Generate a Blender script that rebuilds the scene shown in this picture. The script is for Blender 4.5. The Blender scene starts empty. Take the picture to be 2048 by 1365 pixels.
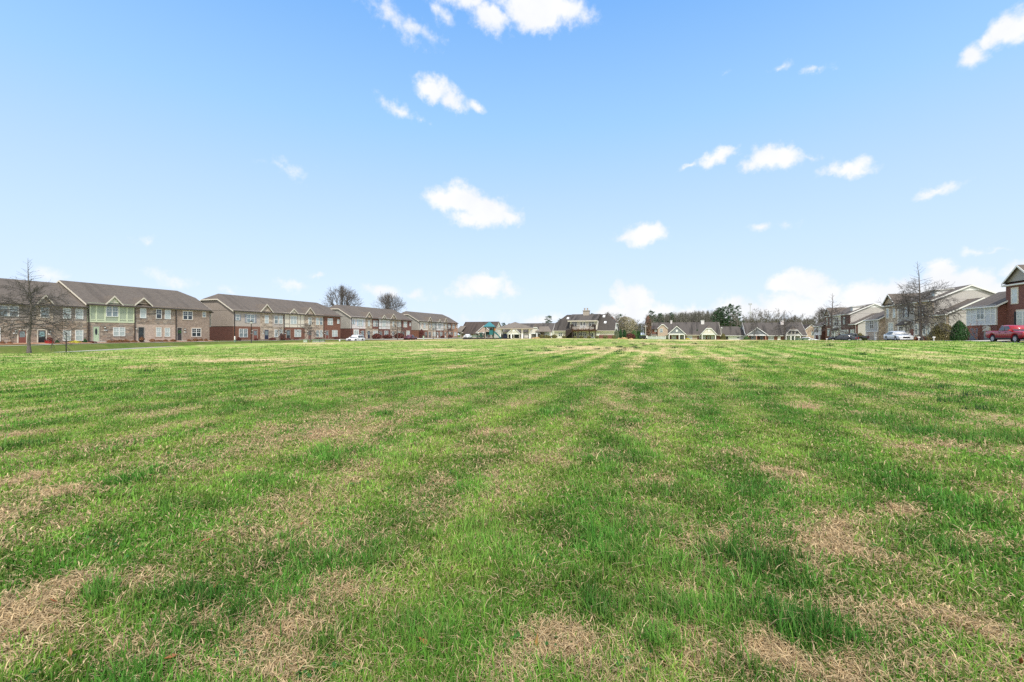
import bpy, math, random
import numpy as np
from mathutils import Vector

R = math.radians
S = bpy.context.scene
COL = S.collection
rng = random.Random(11)
EYE = 1.5
FPX = 900.0          # focal length of the 2048 px wide photograph, in its pixels
HOR = 670.0
YAW = math.atan(306 / FPX)          # the street runs this far to the right of the view
UX, UY = math.sin(YAW), math.cos(YAW)
VX, VY = UY, -UX


def UV(u, v):
    """street coordinates (u along the street, v to its right) -> world x, y"""
    return (u * UX + v * VX, u * UY + v * VY)


def toUV(x, y):
    return (x * UX + y * UY, x * VX + y * VY)


def at(px, D):
    return ((px - 1024) / FPX * D, D)


# ---------------------------------------------------------------- ground height
def _ctl():
    c = []
    for x, y in [(0, 2), (0, 8), (-6, 5), (6, 5), (-12, 12), (12, 12), (0, 16), (-20, 18), (0, 28), (0, 45), (-25, 35),
                 (0, -12), (-25, 0), (-25, -20), (25, -15), (0, -40)]:
        c.append((x, y, 0.0))
    for u, v, z in [(8, 24, .2), (30, 24, .6), (48, 24, .92), (62, 23.5, .82), (84, 25, .64), (104, 25, .42), (125, 24, .2), (150, 22, -.1),
                    (59, 44, .75), (80, 45, .75), (100, 45, .05), (115, 46, 0), (135, 45, -.7), (155, 45, -.75), (80, 60, .75), (110, 62, 0),
                    (22, -49, 0), (26, -50, -.05), (18, -60, .05), (20, -80, .2), (45, -80, .25), (60, -80, .3), (90, -80, .35), (130, -80, .35), (166, -80, .3),
                    (45, -60, .3), (54, -62, .25), (87, -67, .2), (114, -69, .15), (150, -69, .12), (60, -100, .4), (130, -105, .3),
                    (104, -38, .5), (104, -20, .5), (134, -24, .45), (172, -72, .2), (166, -45, .3), (108, 5, .12), (112, -8, .3),
                    (160, 5, -.35), (160, 25, -.4), (185, 0, -.4), (185, 40, -.6), (75, -20, .2), (60, 0, .12), (80, 5, .13),
                    (230, -60, 0), (260, 0, 0), (240, 80, 0), (150, -160, 0), (0, -160, 0), (0, 150, .5), (120, 150, 0), (-120, 0, 0), (-60, 90, .3), (-60, -90, 0)]:
        x, y = UV(u, v)
        c.append((x, y, z))
    return np.array(c)


_C = _ctl()
_d = np.sqrt(((_C[:, None, :2] - _C[None, :, :2]) ** 2).sum(-1) + 64.0)
_w = np.linalg.solve(np.block([[_d, np.ones((len(_C), 1))], [np.ones((1, len(_C))), np.zeros((1, 1))]]), np.append(_C[:, 2], 0.0))


def sstep(a, b, x):
    t = np.clip((x - a) / (b - a), 0, 1)
    return t * t * (3 - 2 * t)


def gz(x, y):
    x = np.asarray(x, float); y = np.asarray(y, float)
    sh = x.shape
    x = x.ravel(); y = y.ravel()
    out = np.zeros(len(x))
    for k in range(0, len(x), 20000):
        s = slice(k, k + 20000)
        d = np.sqrt((x[s, None] - _C[None, :, 0]) ** 2 + (y[s, None] - _C[None, :, 1]) ** 2 + 64.0)
        out[s] = d @ _w[:-1] + _w[-1]
    r = np.hypot(x, y)
    out *= 1 - sstep(230, 330, r)
    u = x * UX + y * UY
    v = x * VX + y * VY
    vr = np.interp(u, [-30, 0, 12, 25, 45, 60, 90, 130, 175], [-51, -52.5, -53.5, -56.5, -62.5, -66, -69, -70, -70])
    out -= .58 * (1 - sstep(2.9, 5.4, v - vr)) * sstep(-7.0, -4.0, v - vr) * (1 - sstep(120, 180, u)) * sstep(-40, -20, u)
    out -= .27 * sstep(24.6, 27.4, v) * sstep(25, 45, u) * (1 - sstep(160, 200, u)) * (1 - .75 * sstep(33, 42, v))
    return out.reshape(sh)


def g1(x, y):
    return float(gz(np.array([x]), np.array([y]))[0])


# ---------------------------------------------------------------- mesh builder
class MB:
    def __init__(s):
        s.v = []; s.f = []

    def poly(s, pts):
        n = len(s.v); s.v += [tuple(p) for p in pts]; s.f.append(tuple(range(n, n + len(pts)))); return s

    def box(s, x0, x1, y0, y1, z0, z1):
        n = len(s.v)
        s.v += [(x0, y0, z0), (x1, y0, z0), (x1, y1, z0), (x0, y1, z0), (x0, y0, z1), (x1, y0, z1), (x1, y1, z1), (x0, y1, z1)]
        s.f += [tuple(n + i for i in q) for q in ((0, 3, 2, 1), (4, 5, 6, 7), (0, 1, 5, 4), (1, 2, 6, 5), (2, 3, 7, 6), (3, 0, 4, 7))]
        return s

    def slab(s, pts, t=.14):
        """a polygon in space given a thickness straight down"""
        n = len(s.v); k = len(pts)
        s.v += [tuple(p) for p in pts] + [(p[0], p[1], p[2] - t) for p in pts]
        s.f.append(tuple(range(n, n + k))); s.f.append(tuple(range(n + 2 * k - 1, n + k - 1, -1)))
        for i in range(k):
            j = (i + 1) % k
            s.f.append((n + i, n + k + i, n + k + j, n + j))
        return s

    def prism(s, xz, y0, y1):
        n = len(s.v); k = len(xz)
        s.v += [(x, y0, z) for x, z in xz] + [(x, y1, z) for x, z in xz]
        s.f.append(tuple(range(n, n + k))); s.f.append(tuple(range(n + 2 * k - 1, n + k - 1, -1)))
        for i in range(k):
            j = (i + 1) % k
            s.f.append((n + i, n + k + i, n + k + j, n + j))
        return s

    def prism_x(s, yz, x0, x1):
        n = len(s.v); k = len(yz)
        s.v += [(x0, y, z) for y, z in yz] + [(x1, y, z) for y, z in yz]
        s.f.append(tuple(range(n, n + k))); s.f.append(tuple(range(n + 2 * k - 1, n + k - 1, -1)))
        for i in range(k):
            j = (i + 1) % k
            s.f.append((n + i, n + k + i, n + k + j, n + j))
        return s

    def tube(s, pts, rad, n=6, cap=True):
        base = len(s.v); P = [Vector(p) for p in pts]
        for i, p in enumerate(P):
            t = (P[min(i + 1, len(P) - 1)] - P[max(i - 1, 0)])
            t = t.normalized() if t.length > 1e-9 else Vector((0, 0, 1))
            a = t.cross(Vector((0, 0, 1)) if abs(t.z) < .9 else Vector((1, 0, 0))).normalized(); b = t.cross(a)
            r = rad[i] if isinstance(rad, (list, tuple)) else rad
            for k in range(n):
                w = 2 * math.pi * k / n
                q = p + (a * math.cos(w) + b * math.sin(w)) * r
                s.v.append((q.x, q.y, q.z))
        for i in range(len(P) - 1):
            for k in range(n):
                k2 = (k + 1) % n
                s.f.append((base + i * n + k, base + i * n + k2, base + (i + 1) * n + k2, base + (i + 1) * n + k))
        if cap:
            s.f.append(tuple(base + k for k in range(n - 1, -1, -1)))
            s.f.append(tuple(base + (len(P) - 1) * n + k for k in range(n)))
        return s

    def loft(s, rings, cap=True, closed=True):
        base = len(s.v); n = len(rings[0])
        for r in rings:
            s.v += [tuple(p) for p in r]
        for i in range(len(rings) - 1):
            for k in range(n if closed else n - 1):
                k2 = (k + 1) % n
                s.f.append((base + i * n + k, base + i * n + k2, base + (i + 1) * n + k2, base + (i + 1) * n + k))
        if cap:
            s.f.append(tuple(base + k for k in range(n - 1, -1, -1)))
            s.f.append(tuple(base + (len(rings) - 1) * n + k for k in range(n)))
        return s

    def lathe(s, c, prof, n=16, axis='z', cap=True):
        rings = []
        for r, h in prof:
            ring = []
            for k in range(n):
                w = 2 * math.pi * k / n
                a, b = r * math.cos(w), r * math.sin(w)
                ring.append((c[0] + a, c[1] + b, c[2] + h) if axis == 'z' else (c[0] + a, c[1] + h, c[2] + b))
            rings.append(ring)
        return s.loft(rings, cap)

    def build(s, name, mat, parent=None, smooth=False):
        me = bpy.data.meshes.new(name)
        me.from_pydata(s.v, [], s.f)
        me.materials.append(mat)
        if smooth:
            me.polygons.foreach_set('use_smooth', [True] * len(me.polygons))
        o = bpy.data.objects.new(name, me)
        COL.objects.link(o)
        if parent is not None:
            o.parent = parent
        return o


def tag(o, label=None, cat=None, group=None, kind=None):
    if label: o['label'] = label
    if cat: o['category'] = cat
    if group: o['group'] = group
    if kind: o['kind'] = kind
    return o


def thing(name, label, cat, loc, rotz=0.0, group=None):
    o = bpy.data.objects.new(name, None)
    o.empty_display_size = .3
    COL.objects.link(o)
    o.location = loc; o.rotation_euler = (0, 0, rotz)
    return tag(o, label, cat, group)


def kids(o):
    return [c for c in bpy.data.objects if c.parent == o]


def copy_tree(root, loc, rotz, label, scale=1.0, group=None):
    """a copy of a thing, its parts and their sub-parts (mesh data shared)"""
    def rec(o, parent):
        c = o.copy(); COL.objects.link(c); c.parent = parent
        for ch in CH.get(o.name, []):
            rec(ch, c)
        return c
    CH = {}
    for o in bpy.data.objects:
        if o.parent is not None:
            CH.setdefault(o.parent.name, []).append(o)
    r = rec(root, None)
    r.location = loc; r.rotation_euler = (0, 0, rotz)
    r.scale = (scale,) * 3 if not isinstance(scale, tuple) else scale
    r['label'] = label
    if group: r['group'] = group
    return r


# ---------------------------------------------------------------- materials
MATS = {}


class NT:
    def __init__(s, name):
        s.m = bpy.data.materials.new(name); s.m.use_nodes = True
        s.t = s.m.node_tree
        s.b = s.t.nodes['Principled BSDF']
        s.out = s.t.nodes['Material Output']

    def n(s, kind, **kw):
        o = s.t.nodes.new(kind)
        for k, v in kw.items():
            if k in o.inputs.keys() and not hasattr(o, k):
                o.inputs[k].default_value = v
            else:
                setattr(o, k, v)
        return o

    def l(s, a, b):
        s.t.links.new(a, b)

    def math(s, op, a, b=None):
        o = s.n('ShaderNodeMath', operation=op)
        for i, x in enumerate((a, b)):
            if x is None: continue
            if isinstance(x, (int, float)): o.inputs[i].default_value = x
            else: s.l(x, o.inputs[i])
        return o.outputs[0]

    def ramp(s, fac, stops, interp='LINEAR'):
        o = s.n('ShaderNodeValToRGB'); o.color_ramp.interpolation = interp
        e = o.color_ramp.elements
        while len(e) < len(stops): e.new(.5)
        for i, (p, c) in enumerate(stops):
            e[i].position = p; e[i].color = (*c, 1)
        s.l(fac, o.inputs[0])
        return o.outputs[0]

    def mix(s, fac, a, b, mode='MIX'):
        o = s.n('ShaderNodeMix', data_type='RGBA', blend_type=mode)
        for k, x in ((0, fac), (6, a), (7, b)):
            if isinstance(x, (int, float)): o.inputs[k].default_value = x
            elif isinstance(x, tuple): o.inputs[k].default_value = (*x, 1)
            else: s.l(x, o.inputs[k])
        return o.outputs[2]

    def noise(s, vec, scale, detail=4, rough=.55):
        o = s.n('ShaderNodeTexNoise')
        o.inputs['Scale'].default_value = scale; o.inputs['Detail'].default_value = detail; o.inputs['Roughness'].default_value = rough
        if vec is not None: s.l(vec, o.inputs['Vector'])
        return o.outputs[0]

    def obj(s):
        return s.n('ShaderNodeTexCoord').outputs['Object']

    def wallvec(s):
        """object coordinates laid onto the wall: (x or y, z), whichever way the wall faces"""
        tc = s.n('ShaderNodeTexCoord')
        a = s.n('ShaderNodeSeparateXYZ'); s.l(tc.outputs['Object'], a.inputs[0])
        b = s.n('ShaderNodeSeparateXYZ'); s.l(tc.outputs['Normal'], b.inputs[0])
        side = s.math('GREATER_THAN', s.math('ABSOLUTE', b.outputs[0]), .6)
        mx = s.n('ShaderNodeMix', data_type='FLOAT')
        s.l(side, mx.inputs[0]); s.l(a.outputs[0], mx.inputs[2]); s.l(a.outputs[1], mx.inputs[3])
        c = s.n('ShaderNodeCombineXYZ'); s.l(mx.outputs[0], c.inputs[0]); s.l(a.outputs[2], c.inputs[1])
        return c.outputs[0]

    def bump(s, h, strength=.4, dist=.02):
        o = s.n('ShaderNodeBump'); o.inputs['Strength'].default_value = strength; o.inputs['Distance'].default_value = dist
        s.l(h, o.inputs['Height']); s.l(o.outputs[0], s.b.inputs['Normal'])


def plain(name, col, rough=.6, metal=0, var=.12, scale=3.0, spec=.5):
    t = NT(name)
    t.b.inputs['Roughness'].default_value = rough; t.b.inputs['Metallic'].default_value = metal
    t.b.inputs['Specular IOR Level'].default_value = spec
    if var:
        f = t.noise(t.obj(), scale)
        t.l(t.mix(f, tuple(c * (1 - var) for c in col), tuple(min(1, c * (1 + var)) for c in col)), t.b.inputs['Base Color'])
    else:
        t.b.inputs['Base Color'].default_value = (*col, 1)
    MATS[name] = t.m
    return t.m


def brick(name, c1, c2, mortar, w=.22, h=.075):
    t = NT(name); v = t.wallvec()
    o = t.n('ShaderNodeTexBrick'); t.l(v, o.inputs['Vector'])
    o.inputs['Color1'].default_value = (*c1, 1); o.inputs['Color2'].default_value = (*c2, 1); o.inputs['Mortar'].default_value = (*mortar, 1)
    o.inputs['Scale'].default_value = 1; o.inputs['Mortar Size'].default_value = .008; o.inputs['Brick Width'].default_value = w; o.inputs['Row Height'].default_value = h
    f = t.noise(t.obj(), .8, 5)
    st = t.noise(v, 2.2, 5, .7)
    c = t.mix(t.math('MULTIPLY', t.ramp(st, [(.35, (0, 0, 0)), (.65, (1, 1, 1))]), .6), o.outputs[0], tuple(x * .62 for x in c2))
    c = t.mix(t.math('MULTIPLY', f, .3), c, tuple(min(1, x * 1.35) for x in c1))
    t.l(c, t.b.inputs['Base Color']); t.b.inputs['Roughness'].default_value = .85
    t.bump(o.outputs[1], -.4, .01)
    MATS[name] = t.m
    return t.m


def stone(name, cols, sx=1.7, sz=4.6):
    t = NT(name); v = t.wallvec()
    m = t.n('ShaderNodeMapping'); m.inputs['Scale'].default_value = (sx, sz, 1); t.l(v, m.inputs[0])
    vo = t.n('ShaderNodeTexVoronoi', distance='CHEBYCHEV', feature='F1'); vo.inputs['Scale'].default_value = 1; vo.inputs['Randomness'].default_value = .75
    t.l(m.outputs[0], vo.inputs['Vector'])
    sp = t.n('ShaderNodeSeparateXYZ'); t.l(vo.outputs['Color'], sp.inputs[0])
    k = len(cols) - 1
    c = t.ramp(sp.outputs[0], [(i / k, cc) for i, cc in enumerate(cols)])
    c = t.mix(.25, c, t.ramp(t.noise(t.obj(), 9, 3), [(0.3, (.1, .08, .07)), (.7, (.55, .5, .44))]))
    edge = t.math('GREATER_THAN', vo.outputs['Distance'], .62)
    c = t.mix(t.math('MULTIPLY', edge, .35), c, (.16, .14, .12))
    t.l(c, t.b.inputs['Base Color']); t.b.inputs['Roughness'].default_value = .9
    t.bump(t.math('SUBTRACT', sp.outputs[1], vo.outputs['Distance']), .5, .03)
    MATS[name] = t.m
    return t.m


def siding(name, col, period=.16, vertical=False):
    t = NT(name); v = t.wallvec()
    s = t.n('ShaderNodeSeparateXYZ'); t.l(v, s.inputs[0])
    saw = t.math('FRACT', t.math('DIVIDE', s.outputs[0 if vertical else 1], period))
    f = t.noise(t.obj(), 1.2, 5)
    c = t.mix(f, tuple(x * .88 for x in col), tuple(min(1, x * 1.1) for x in col))
    t.l(c, t.b.inputs['Base Color']); t.b.inputs['Roughness'].default_value = .6
    t.bump(saw, .7, -.03)
    MATS[name] = t.m
    return t.m


def shingle(name, col, streak=0.0):
    t = NT(name); ob = t.obj()
    o = t.n('ShaderNodeTexBrick'); o.inputs['Scale'].default_value = 1; o.inputs['Mortar Size'].default_value = .0
    o.inputs['Brick Width'].default_value = .32; o.inputs['Row Height'].default_value = .14
    m = t.n('ShaderNodeMapping'); m.inputs['Rotation'].default_value = (R(40), 0, 0); t.l(ob, m.inputs[0])
    o.inputs['Color1'].default_value = (*[x * 1.3 for x in col], 1); o.inputs['Color2'].default_value = (*[x * .7 for x in col], 1)
    t.l(ob, o.inputs['Vector'])
    g = t.noise(ob, 6, 6, .75); big = t.noise(ob, .35, 4)
    c = t.mix(.5, o.outputs[0], t.mix(g, tuple(x * .55 for x in col), tuple(x * 1.5 for x in col)))
    c = t.mix(t.math('MULTIPLY', big, .45), c, (col[0] * 1.25, col[1] * 1.15, col[2] * 1.05))
    if streak:
        ms = t.n('ShaderNodeMapping'); ms.inputs['Scale'].default_value = (.55, .06, .06); t.l(ob, ms.inputs[0])
        sf = t.ramp(t.noise(ms.outputs[0], 1.6, 5, .6), [(.5, (0, 0, 0)), (.66, (1, 1, 1))])
        c = t.mix(t.math('MULTIPLY', sf, streak), c, tuple(x * .42 for x in col))
    t.l(c, t.b.inputs['Base Color']); t.b.inputs['Roughness'].default_value = .92; t.b.inputs['Specular IOR Level'].default_value = .25
    t.bump(g, .35, .02)
    MATS[name] = t.m
    return t.m


M_WHITE = plain('white_trim', (.78, .78, .76), .5, var=.05)
M_CREAM = plain('cream_trim', (.62, .57, .48), .6, var=.07)
M_TAUPE = plain('taupe_trim', (.36, .32, .28), .6, var=.07)
M_GUTTER = plain('dark_gutter', (.045, .034, .03), .45, var=.1)
M_BLACK = plain('black_metal', (.018, .018, .02), .4, var=.1)
M_RUBBER = plain('rubber', (.02, .02, .021), .85, var=.15)
M_CHROME = plain('bright_metal', (.6, .6, .62), .25, .9, var=0)
M_RIM = plain('alloy_rim', (.5, .5, .52), .35, .2, var=.05)
M_CONC = plain('concrete', (.5, .47, .43), .9, var=.18, scale=2)
M_ASPH = plain('asphalt', (.04, .039, .038), .92, var=.3, scale=4)
M_MULCH = plain('clay_mulch', (.29, .16, .095), .95, var=.4, scale=4)
M_SOIL = plain('brown_bed_soil', (.11, .082, .055), .95, var=.4, scale=4)
M_BARK = plain('grey_bark', (.13, .11, .1), .95, var=.35, scale=9)
M_TWIG = plain('dark_twigs', (.075, .067, .063), .9, var=.3, scale=3)
M_TWIG2 = plain('grey_brown_twigs', (.125, .108, .098), .9, var=.3, scale=1)
M_TWIGRED = plain('reddish_buds', (.25, .1, .07), .9, var=.3, scale=1)
M_SIGN = plain('white_sign', (.8, .8, .8), .5, var=.03)
M_TEAL = plain('teal_plastic', (.012, .13, .14), .4, var=.1)
M_TEALROOF = plain('teal_roof_plastic', (.03, .16, .19), .45, var=.15)
M_DKGREEN = plain('dark_green_plastic', (.015, .06, .045), .5, var=.1)
M_BOXGREEN = plain('faded_green_enamel', (.16, .23, .16), .55, var=.15)
M_PALEGREEN = plain('pale_green_plastic', (.38, .52, .38), .5, var=.1)
M_DKWOOD = plain('dark_stained_wood', (.04, .027, .023), .8, var=.25, scale=2)
M_REDPOT = plain('red_glazed_pot', (.35, .03, .03), .3, var=.08)
M_LENS = plain('clear_lens', (.75, .77, .8), .15, var=0)
M_TAIL = plain('red_lens', (.5, .01, .015), .2, var=0)
M_LAMPGLASS = plain('frosted_lamp_glass', (.6, .6, .56), .3, var=.05)
M_STRAW = plain('dry_straw', (.62, .45, .22), .9, var=.3, scale=5)

ST_WARM = stone('ledge_stone_warm', [(.12, .085, .065), (.36, .26, .19), (.2, .17, .15), (.5, .4, .31), (.15, .1, .075), (.4, .28, .2)])
ST_TAN = stone('ledge_stone_tan', [(.23, .17, .125), (.56, .45, .34), (.34, .275, .215), (.7, .58, .45), (.29, .22, .16)])
BR_GREY = brick('mottled_tan_brick', (.38, .285, .225), (.22, .16, .13), (.4, .35, .3), .3, .1)
BR_PINK = brick('pale_pink_brick', (.55, .42, .34), (.4, .31, .26), (.6, .53, .47), .3, .1)
BR_RED = brick('red_brown_brick', (.24, .095, .058), (.155, .063, .042), (.24, .16, .12))
BR_DEEP = brick('dark_red_brick', (.12, .04, .028), (.075, .028, .022), (.11, .075, .06))
BR_BURG = brick('burgundy_brick', (.22, .078, .06), (.14, .052, .042), (.2, .135, .11))
BR_CREAM = brick('tan_brick', (.5, .39, .3), (.42, .32, .25), (.5, .42, .35))
BR_ORANGE = brick('orange_tan_brick', (.5, .26, .16), (.4, .22, .15), (.45, .34, .27))
SD_TAUPE = siding('taupe_lap_siding', (.27, .228, .195))
SD_PUTTY = siding('putty_lap_siding', (.42, .365, .32))
SD_GREEN = siding('sage_green_panel', (.37, .425, .315), .6, True)
SD_GREENTRIM = plain('pale_sage_trim', (.6, .66, .46), .6, var=.05)
SD_CREAM = plain('cream_stucco', (.68, .63, .53), .8, var=.08)
SD_WHITE = siding('white_lap_siding', (.7, .68, .67))
SD_PINKW = siding('pinkish_white_siding', (.68, .63, .62))
SD_GREY = siding('grey_lap_siding', (.33, .315, .285))
SD_BEIGE = siding('beige_lap_siding', (.44, .42, .395))
SD_GREYPAN = plain('blue_grey_panel', (.58, .595, .61), .6, var=.05)
SD_IVORY = siding('ivory_lap_siding', (.68, .635, .56))
SD_SLATE = siding('slate_grey_siding', (.2, .22, .235))
RF_GREY = shingle('grey_shingle', (.115, .1, .088), .3)
RF_BROWN = shingle('brown_grey_shingle', (.118, .102, .09), .3)
RF_OLD = shingle('streaked_old_shingle', (.086, .078, .073), .95)
RF_CLUB = shingle('charcoal_streaked_shingle', (.062, .056, .052), .95)
RF_DARK = shingle('dark_weathered_shingle', (.07, .056, .05), .8)
RF_TAN = shingle('tan_grey_shingle', (.165, .145, .125), .2)


def glass(name, col, rough):
    t = NT(name)
    f = t.noise(t.obj(), .9, 2)
    t.l(t.mix(f, tuple(c * .7 for c in col), tuple(min(1, c * 1.25) for c in col)), t.b.inputs['Base Color'])
    t.b.inputs['Roughness'].default_value = rough; t.b.inputs['Specular IOR Level'].default_value = .9
    MATS[name] = t.m
    return t.m


G_PALE = glass('pane_with_blinds', (.46, .52, .52), .12)
G_MID = glass('pane_mid_grey', (.2, .25, .27), .08)  # mid grey-blue base colour
G_DARK = glass('dark_pane', (.03, .04, .05), .05)
G_CAR = glass('tinted_car_glass', (.03, .038, .045), .05)
PANES = [G_PALE, G_PALE, G_MID, G_PALE]


def paint(name, col, rough=.3):
    t = NT(name)
    f = t.noise(t.obj(), 2.5, 3)
    t.l(t.mix(f, tuple(c * .92 for c in col), tuple(min(1, c * 1.06) for c in col)), t.b.inputs['Base Color'])
    t.b.inputs['Roughness'].default_value = rough; t.b.inputs['Coat Weight'].default_value = .6; t.b.inputs['Coat Roughness'].default_value = .06
    return t.m


P_WHITE = paint('white_car_paint', (.78, .79, .8))
P_RED = paint('red_car_paint', (.36, .012, .022))
P_MAROON = paint('maroon_car_paint', (.11, .014, .02))
P_BLACK = paint('black_car_paint', (.012, .013, .016))
P_GREYBLUE = paint('dark_blue_car_paint', (.03, .035, .05))
P_SILVER = paint('silver_car_paint', (.5, .52, .55))
DOORS = {'red': plain('red_brown_door', (.22, .075, .055), .4), 'dark': plain('charcoal_door', (.035, .03, .032), .4),
         'green': plain('sage_green_door', (.42, .52, .36), .45), 'blue': plain('navy_door', (.035, .04, .075), .4),
         'white': plain('white_door', (.75, .75, .74), .4), 'black': plain('black_door', (.02, .02, .022), .4), 'grey': plain('blue_grey_door', (.25, .3, .36), .5)}
SHUT = {'grey': plain('grey_shutter', (.3, .31, .35), .6), 'blue': plain('light_blue_shutter', (.45, .55, .66), .6), 'pink': plain('salmon_shutter', (.55, .34, .28), .6),
        'black': plain('black_shutter', (.025, .025, .03), .55)}

# ---------------------------------------------------------------- buildings
class Bld:
    """kind L: facade in the plane v = c, seen from the field with u running to the right; R: plane v = c, u running to the left; C: plane u = c"""

    def __init__(s, name, label, cat, kind, a0, c, zb, group=None):
        s.kind, s.a0, s.c, s.zb = kind, a0, c, zb
        if kind == 'L': x, y = UV(a0, c); rot = math.atan2(UY, UX)
        elif kind == 'R': x, y = UV(a0, c); rot = math.atan2(UY, UX) + math.pi
        else: x, y = UV(c, a0); rot = math.atan2(VY, VX)
        s.root = thing(name, label, cat, (x, y, zb), rot, group)

    def ray(s, px, off=0.0):
        th = math.atan((px - 1024) / FPX) - YAW
        c = s.c
        if s.kind == 'L':
            c -= off; u = c / math.tan(th); v = c
            loc = u - s.a0
        elif s.kind == 'R':
            c += off; u = c / math.tan(th); v = c
            loc = s.a0 - u
        else:
            c += off; u = c; v = c * math.tan(th)
            loc = v - s.a0
        D = u * UY + v * VY
        return loc, D

    def X(s, px, off=0.0):
        return s.ray(px, off)[0]

    def Z(s, px, py, off=0.0):
        return EYE + (HOR - py) * s.ray(px, off)[1] / FPX - s.zb

    def W(s, px0, px1, py0, py1, off=0.0):
        m = (px0 + px1) / 2
        return s.X(px0, off), s.X(px1, off), s.Z(m, py1, off), s.Z(m, py0, off)

    def part(s, name, mb, mat, parent=None):
        return mb.build(name, mat, parent or s.root)

    def window(s, x0, x1, z0, z1, double=False, y=-.12, pane=None, trim=M_WHITE, shut=None, grid=True, surround=None):
        f = MB(); b = .07; w = x1 - x0; h = z1 - z0
        yo, yi = y - .06, y - .002
        for q in ((x0 - b, x1 + b, z1, z1 + b), (x0 - b, x1 + b, z0 - b, z0), (x0 - b, x0, z0, z1), (x1, x1 + b, z0, z1)):
            f.box(q[0], q[1], yo, yi, q[2], q[3])
        f.box(x0, x1, yo + .01, yi, z0 + h * .5 - .035, z0 + h * .5 + .035)
        cols = [(x0, x1)]
        if double:
            m = (x0 + x1) / 2
            f.box(m - .06, m + .06, yo + .005, yi, z0, z0 + h * .5 - .035); f.box(m - .06, m + .06, yo + .005, yi, z0 + h * .5 + .035, z1)
            cols = [(x0, m - .06), (m + .06, x1)]
        if grid:
            for a, c in cols:
                m = (a + c) / 2
                f.box(m - .015, m + .015, yo + .02, yi, z0 + h * .5 + .035, z1)
                f.box(a, m - .015, yo + .02, yi, z0 + h * .75 - .015, z0 + h * .75 + .015)
                f.box(m + .015, c, yo + .02, yi, z0 + h * .75 - .015, z0 + h * .75 + .015)
        win = f.build('window', trim, s.root)
        p = MB().box(x0, x1, y - .03, y - .004, z0, z1).build('pane', pane or rng.choice(PANES), win)
        if shut:
            sw = min(.5, (w if not double else w / 2) * .45)
            for a, c in ((x0 - b - .03 - sw, x0 - b - .03), (x1 + b + .03, x1 + b + .03 + sw)):
                m = MB().box(a, c, y - .05, y - .002, z0 - b, z1 + b)
                k = 6
                for i in range(k):
                    zz = z0 + (z1 - z0) * (i + .5) / k
                    m.box(a + .05, c - .05, y - .065, y - .05, zz - .06, zz + .06)
                s.part('shutter', m, SHUT[shut])
        if surround:
            m = MB(); g = .16
            m.box(x0 - b - g, x1 + b + g, y - .035, y - .002, z1 + b + .004, z1 + b + g + .06)
            m.box(x0 - b - g, x0 - b - .004, y - .035, y - .002, z0 - b, z1 + b); m.box(x1 + b + .004, x1 + b + g, y - .035, y - .002, z0 - b, z1 + b)
            m.box(x0 - b - g, x1 + b + g, y - .045, y - .002, z0 - b - .12, z0 - b - .004)
            m.build('surround', surround, win)
        return win

    def door(s, x0, x1, z0, z1, col='dark', y=-.12, lite='half', trim=M_TAUPE, wreath=None):
        f = MB(); b = .12
        f.box(x0 - b, x0, y - .05, y - .002, z0, z1 + b); f.box(x1, x1 + b, y - .05, y - .002, z0, z1 + b); f.box(x0, x1, y - .05, y - .002, z1, z1 + b)
        s.part('door_frame', f, trim)
        d = MB().box(x0, x1, y - .03, y - .004, z0, z1)
        w = x1 - x0; h = z1 - z0
        for a in (x0 + w * .12, x0 + w * .56):
            d.box(a, a + w * .32, y - .038, y - .03, z0 + h * .08, z0 + h * .36)
        d = s.part('door', d, DOORS[col])
        MB().box(x1 - .14, x1 - .08, y - .075, y - .03, z0 + 1.0, z0 + 1.14).build('handle', M_CHROME, d)
        if lite == 'half':
            MB().box(x0 + w * .14, x1 - w * .14, y - .036, y - .0302, z0 + h * .46, z0 + h * .92).build('pane', G_MID, d)
        elif lite == 'full':
            MB().box(x0 + w * .14, x1 - w * .14, y - .04, y - .0302, z0 + h * .4, z0 + h * .93).build('pane', G_DARK, d)
        elif lite == 'oval':
            pts = [(x0 + w / 2 + math.cos(t) * w * .22, z0 + h * .66 + math.sin(t) * h * .24) for t in np.linspace(0, 2 * math.pi, 18, False)]
            MB().prism(pts, y - .036, y - .0302).build('pane', G_DARK, d)
        if wreath:
            xx, zz = (x0 + x1) / 2, z0 + h * .68
            wm = MB(); rr = w * .27
            for k in range(60):
                t = rng.uniform(0, 6.283); q = rr + rng.uniform(-.07, .07)
                cx, cz = xx + math.cos(t) * q, zz + math.sin(t) * q
                l = rng.uniform(.05, .09); a = rng.uniform(0, 6.28)
                dx, dz = math.cos(a) * l, math.sin(a) * l
                yy = y - .05 - rng.uniform(0, .05)
                wm.poly([(cx - dx, yy, cz - dz), (cx + dz * .5, yy - .02, cz - dx * .5), (cx + dx, yy - .01, cz + dz), (cx - dz * .5, yy, cz + dx * .5)])
            wo = wm.build('door_wreath', wreath[1])
            wo.matrix_world = s.root_matrix()
            tag(wo, wreath[0], 'wreath')
        return d

    def root_matrix(s):
        from mathutils import Matrix
        return Matrix.Translation(s.root.location) @ Matrix.Rotation(s.root.rotation_euler.z, 4, 'Z')

    def lamp(s, x, z, y=-.12):
        m = MB().box(x - .08, x + .08, y - .03, y - .002, z - .12, z + .2).box(x - .1, x + .1, y - .22, y - .03, z + .12, z + .16).box(x - .1, x + .1, y - .22, y - .03, z - .14, z - .1)
        o = s.part('wall_lamp', m, M_BLACK)
        MB().box(x - .08, x + .08, y - .2, y - .05, z - .098, z + .118).build('lamp_glass', M_LAMPGLASS, o)

    def plaque(s, x, z, y=-.12):
        s.part('address_plaque', MB().box(x - .22, x + .22, y - .03, y - .002, z - .07, z + .07), M_WHITE)

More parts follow.
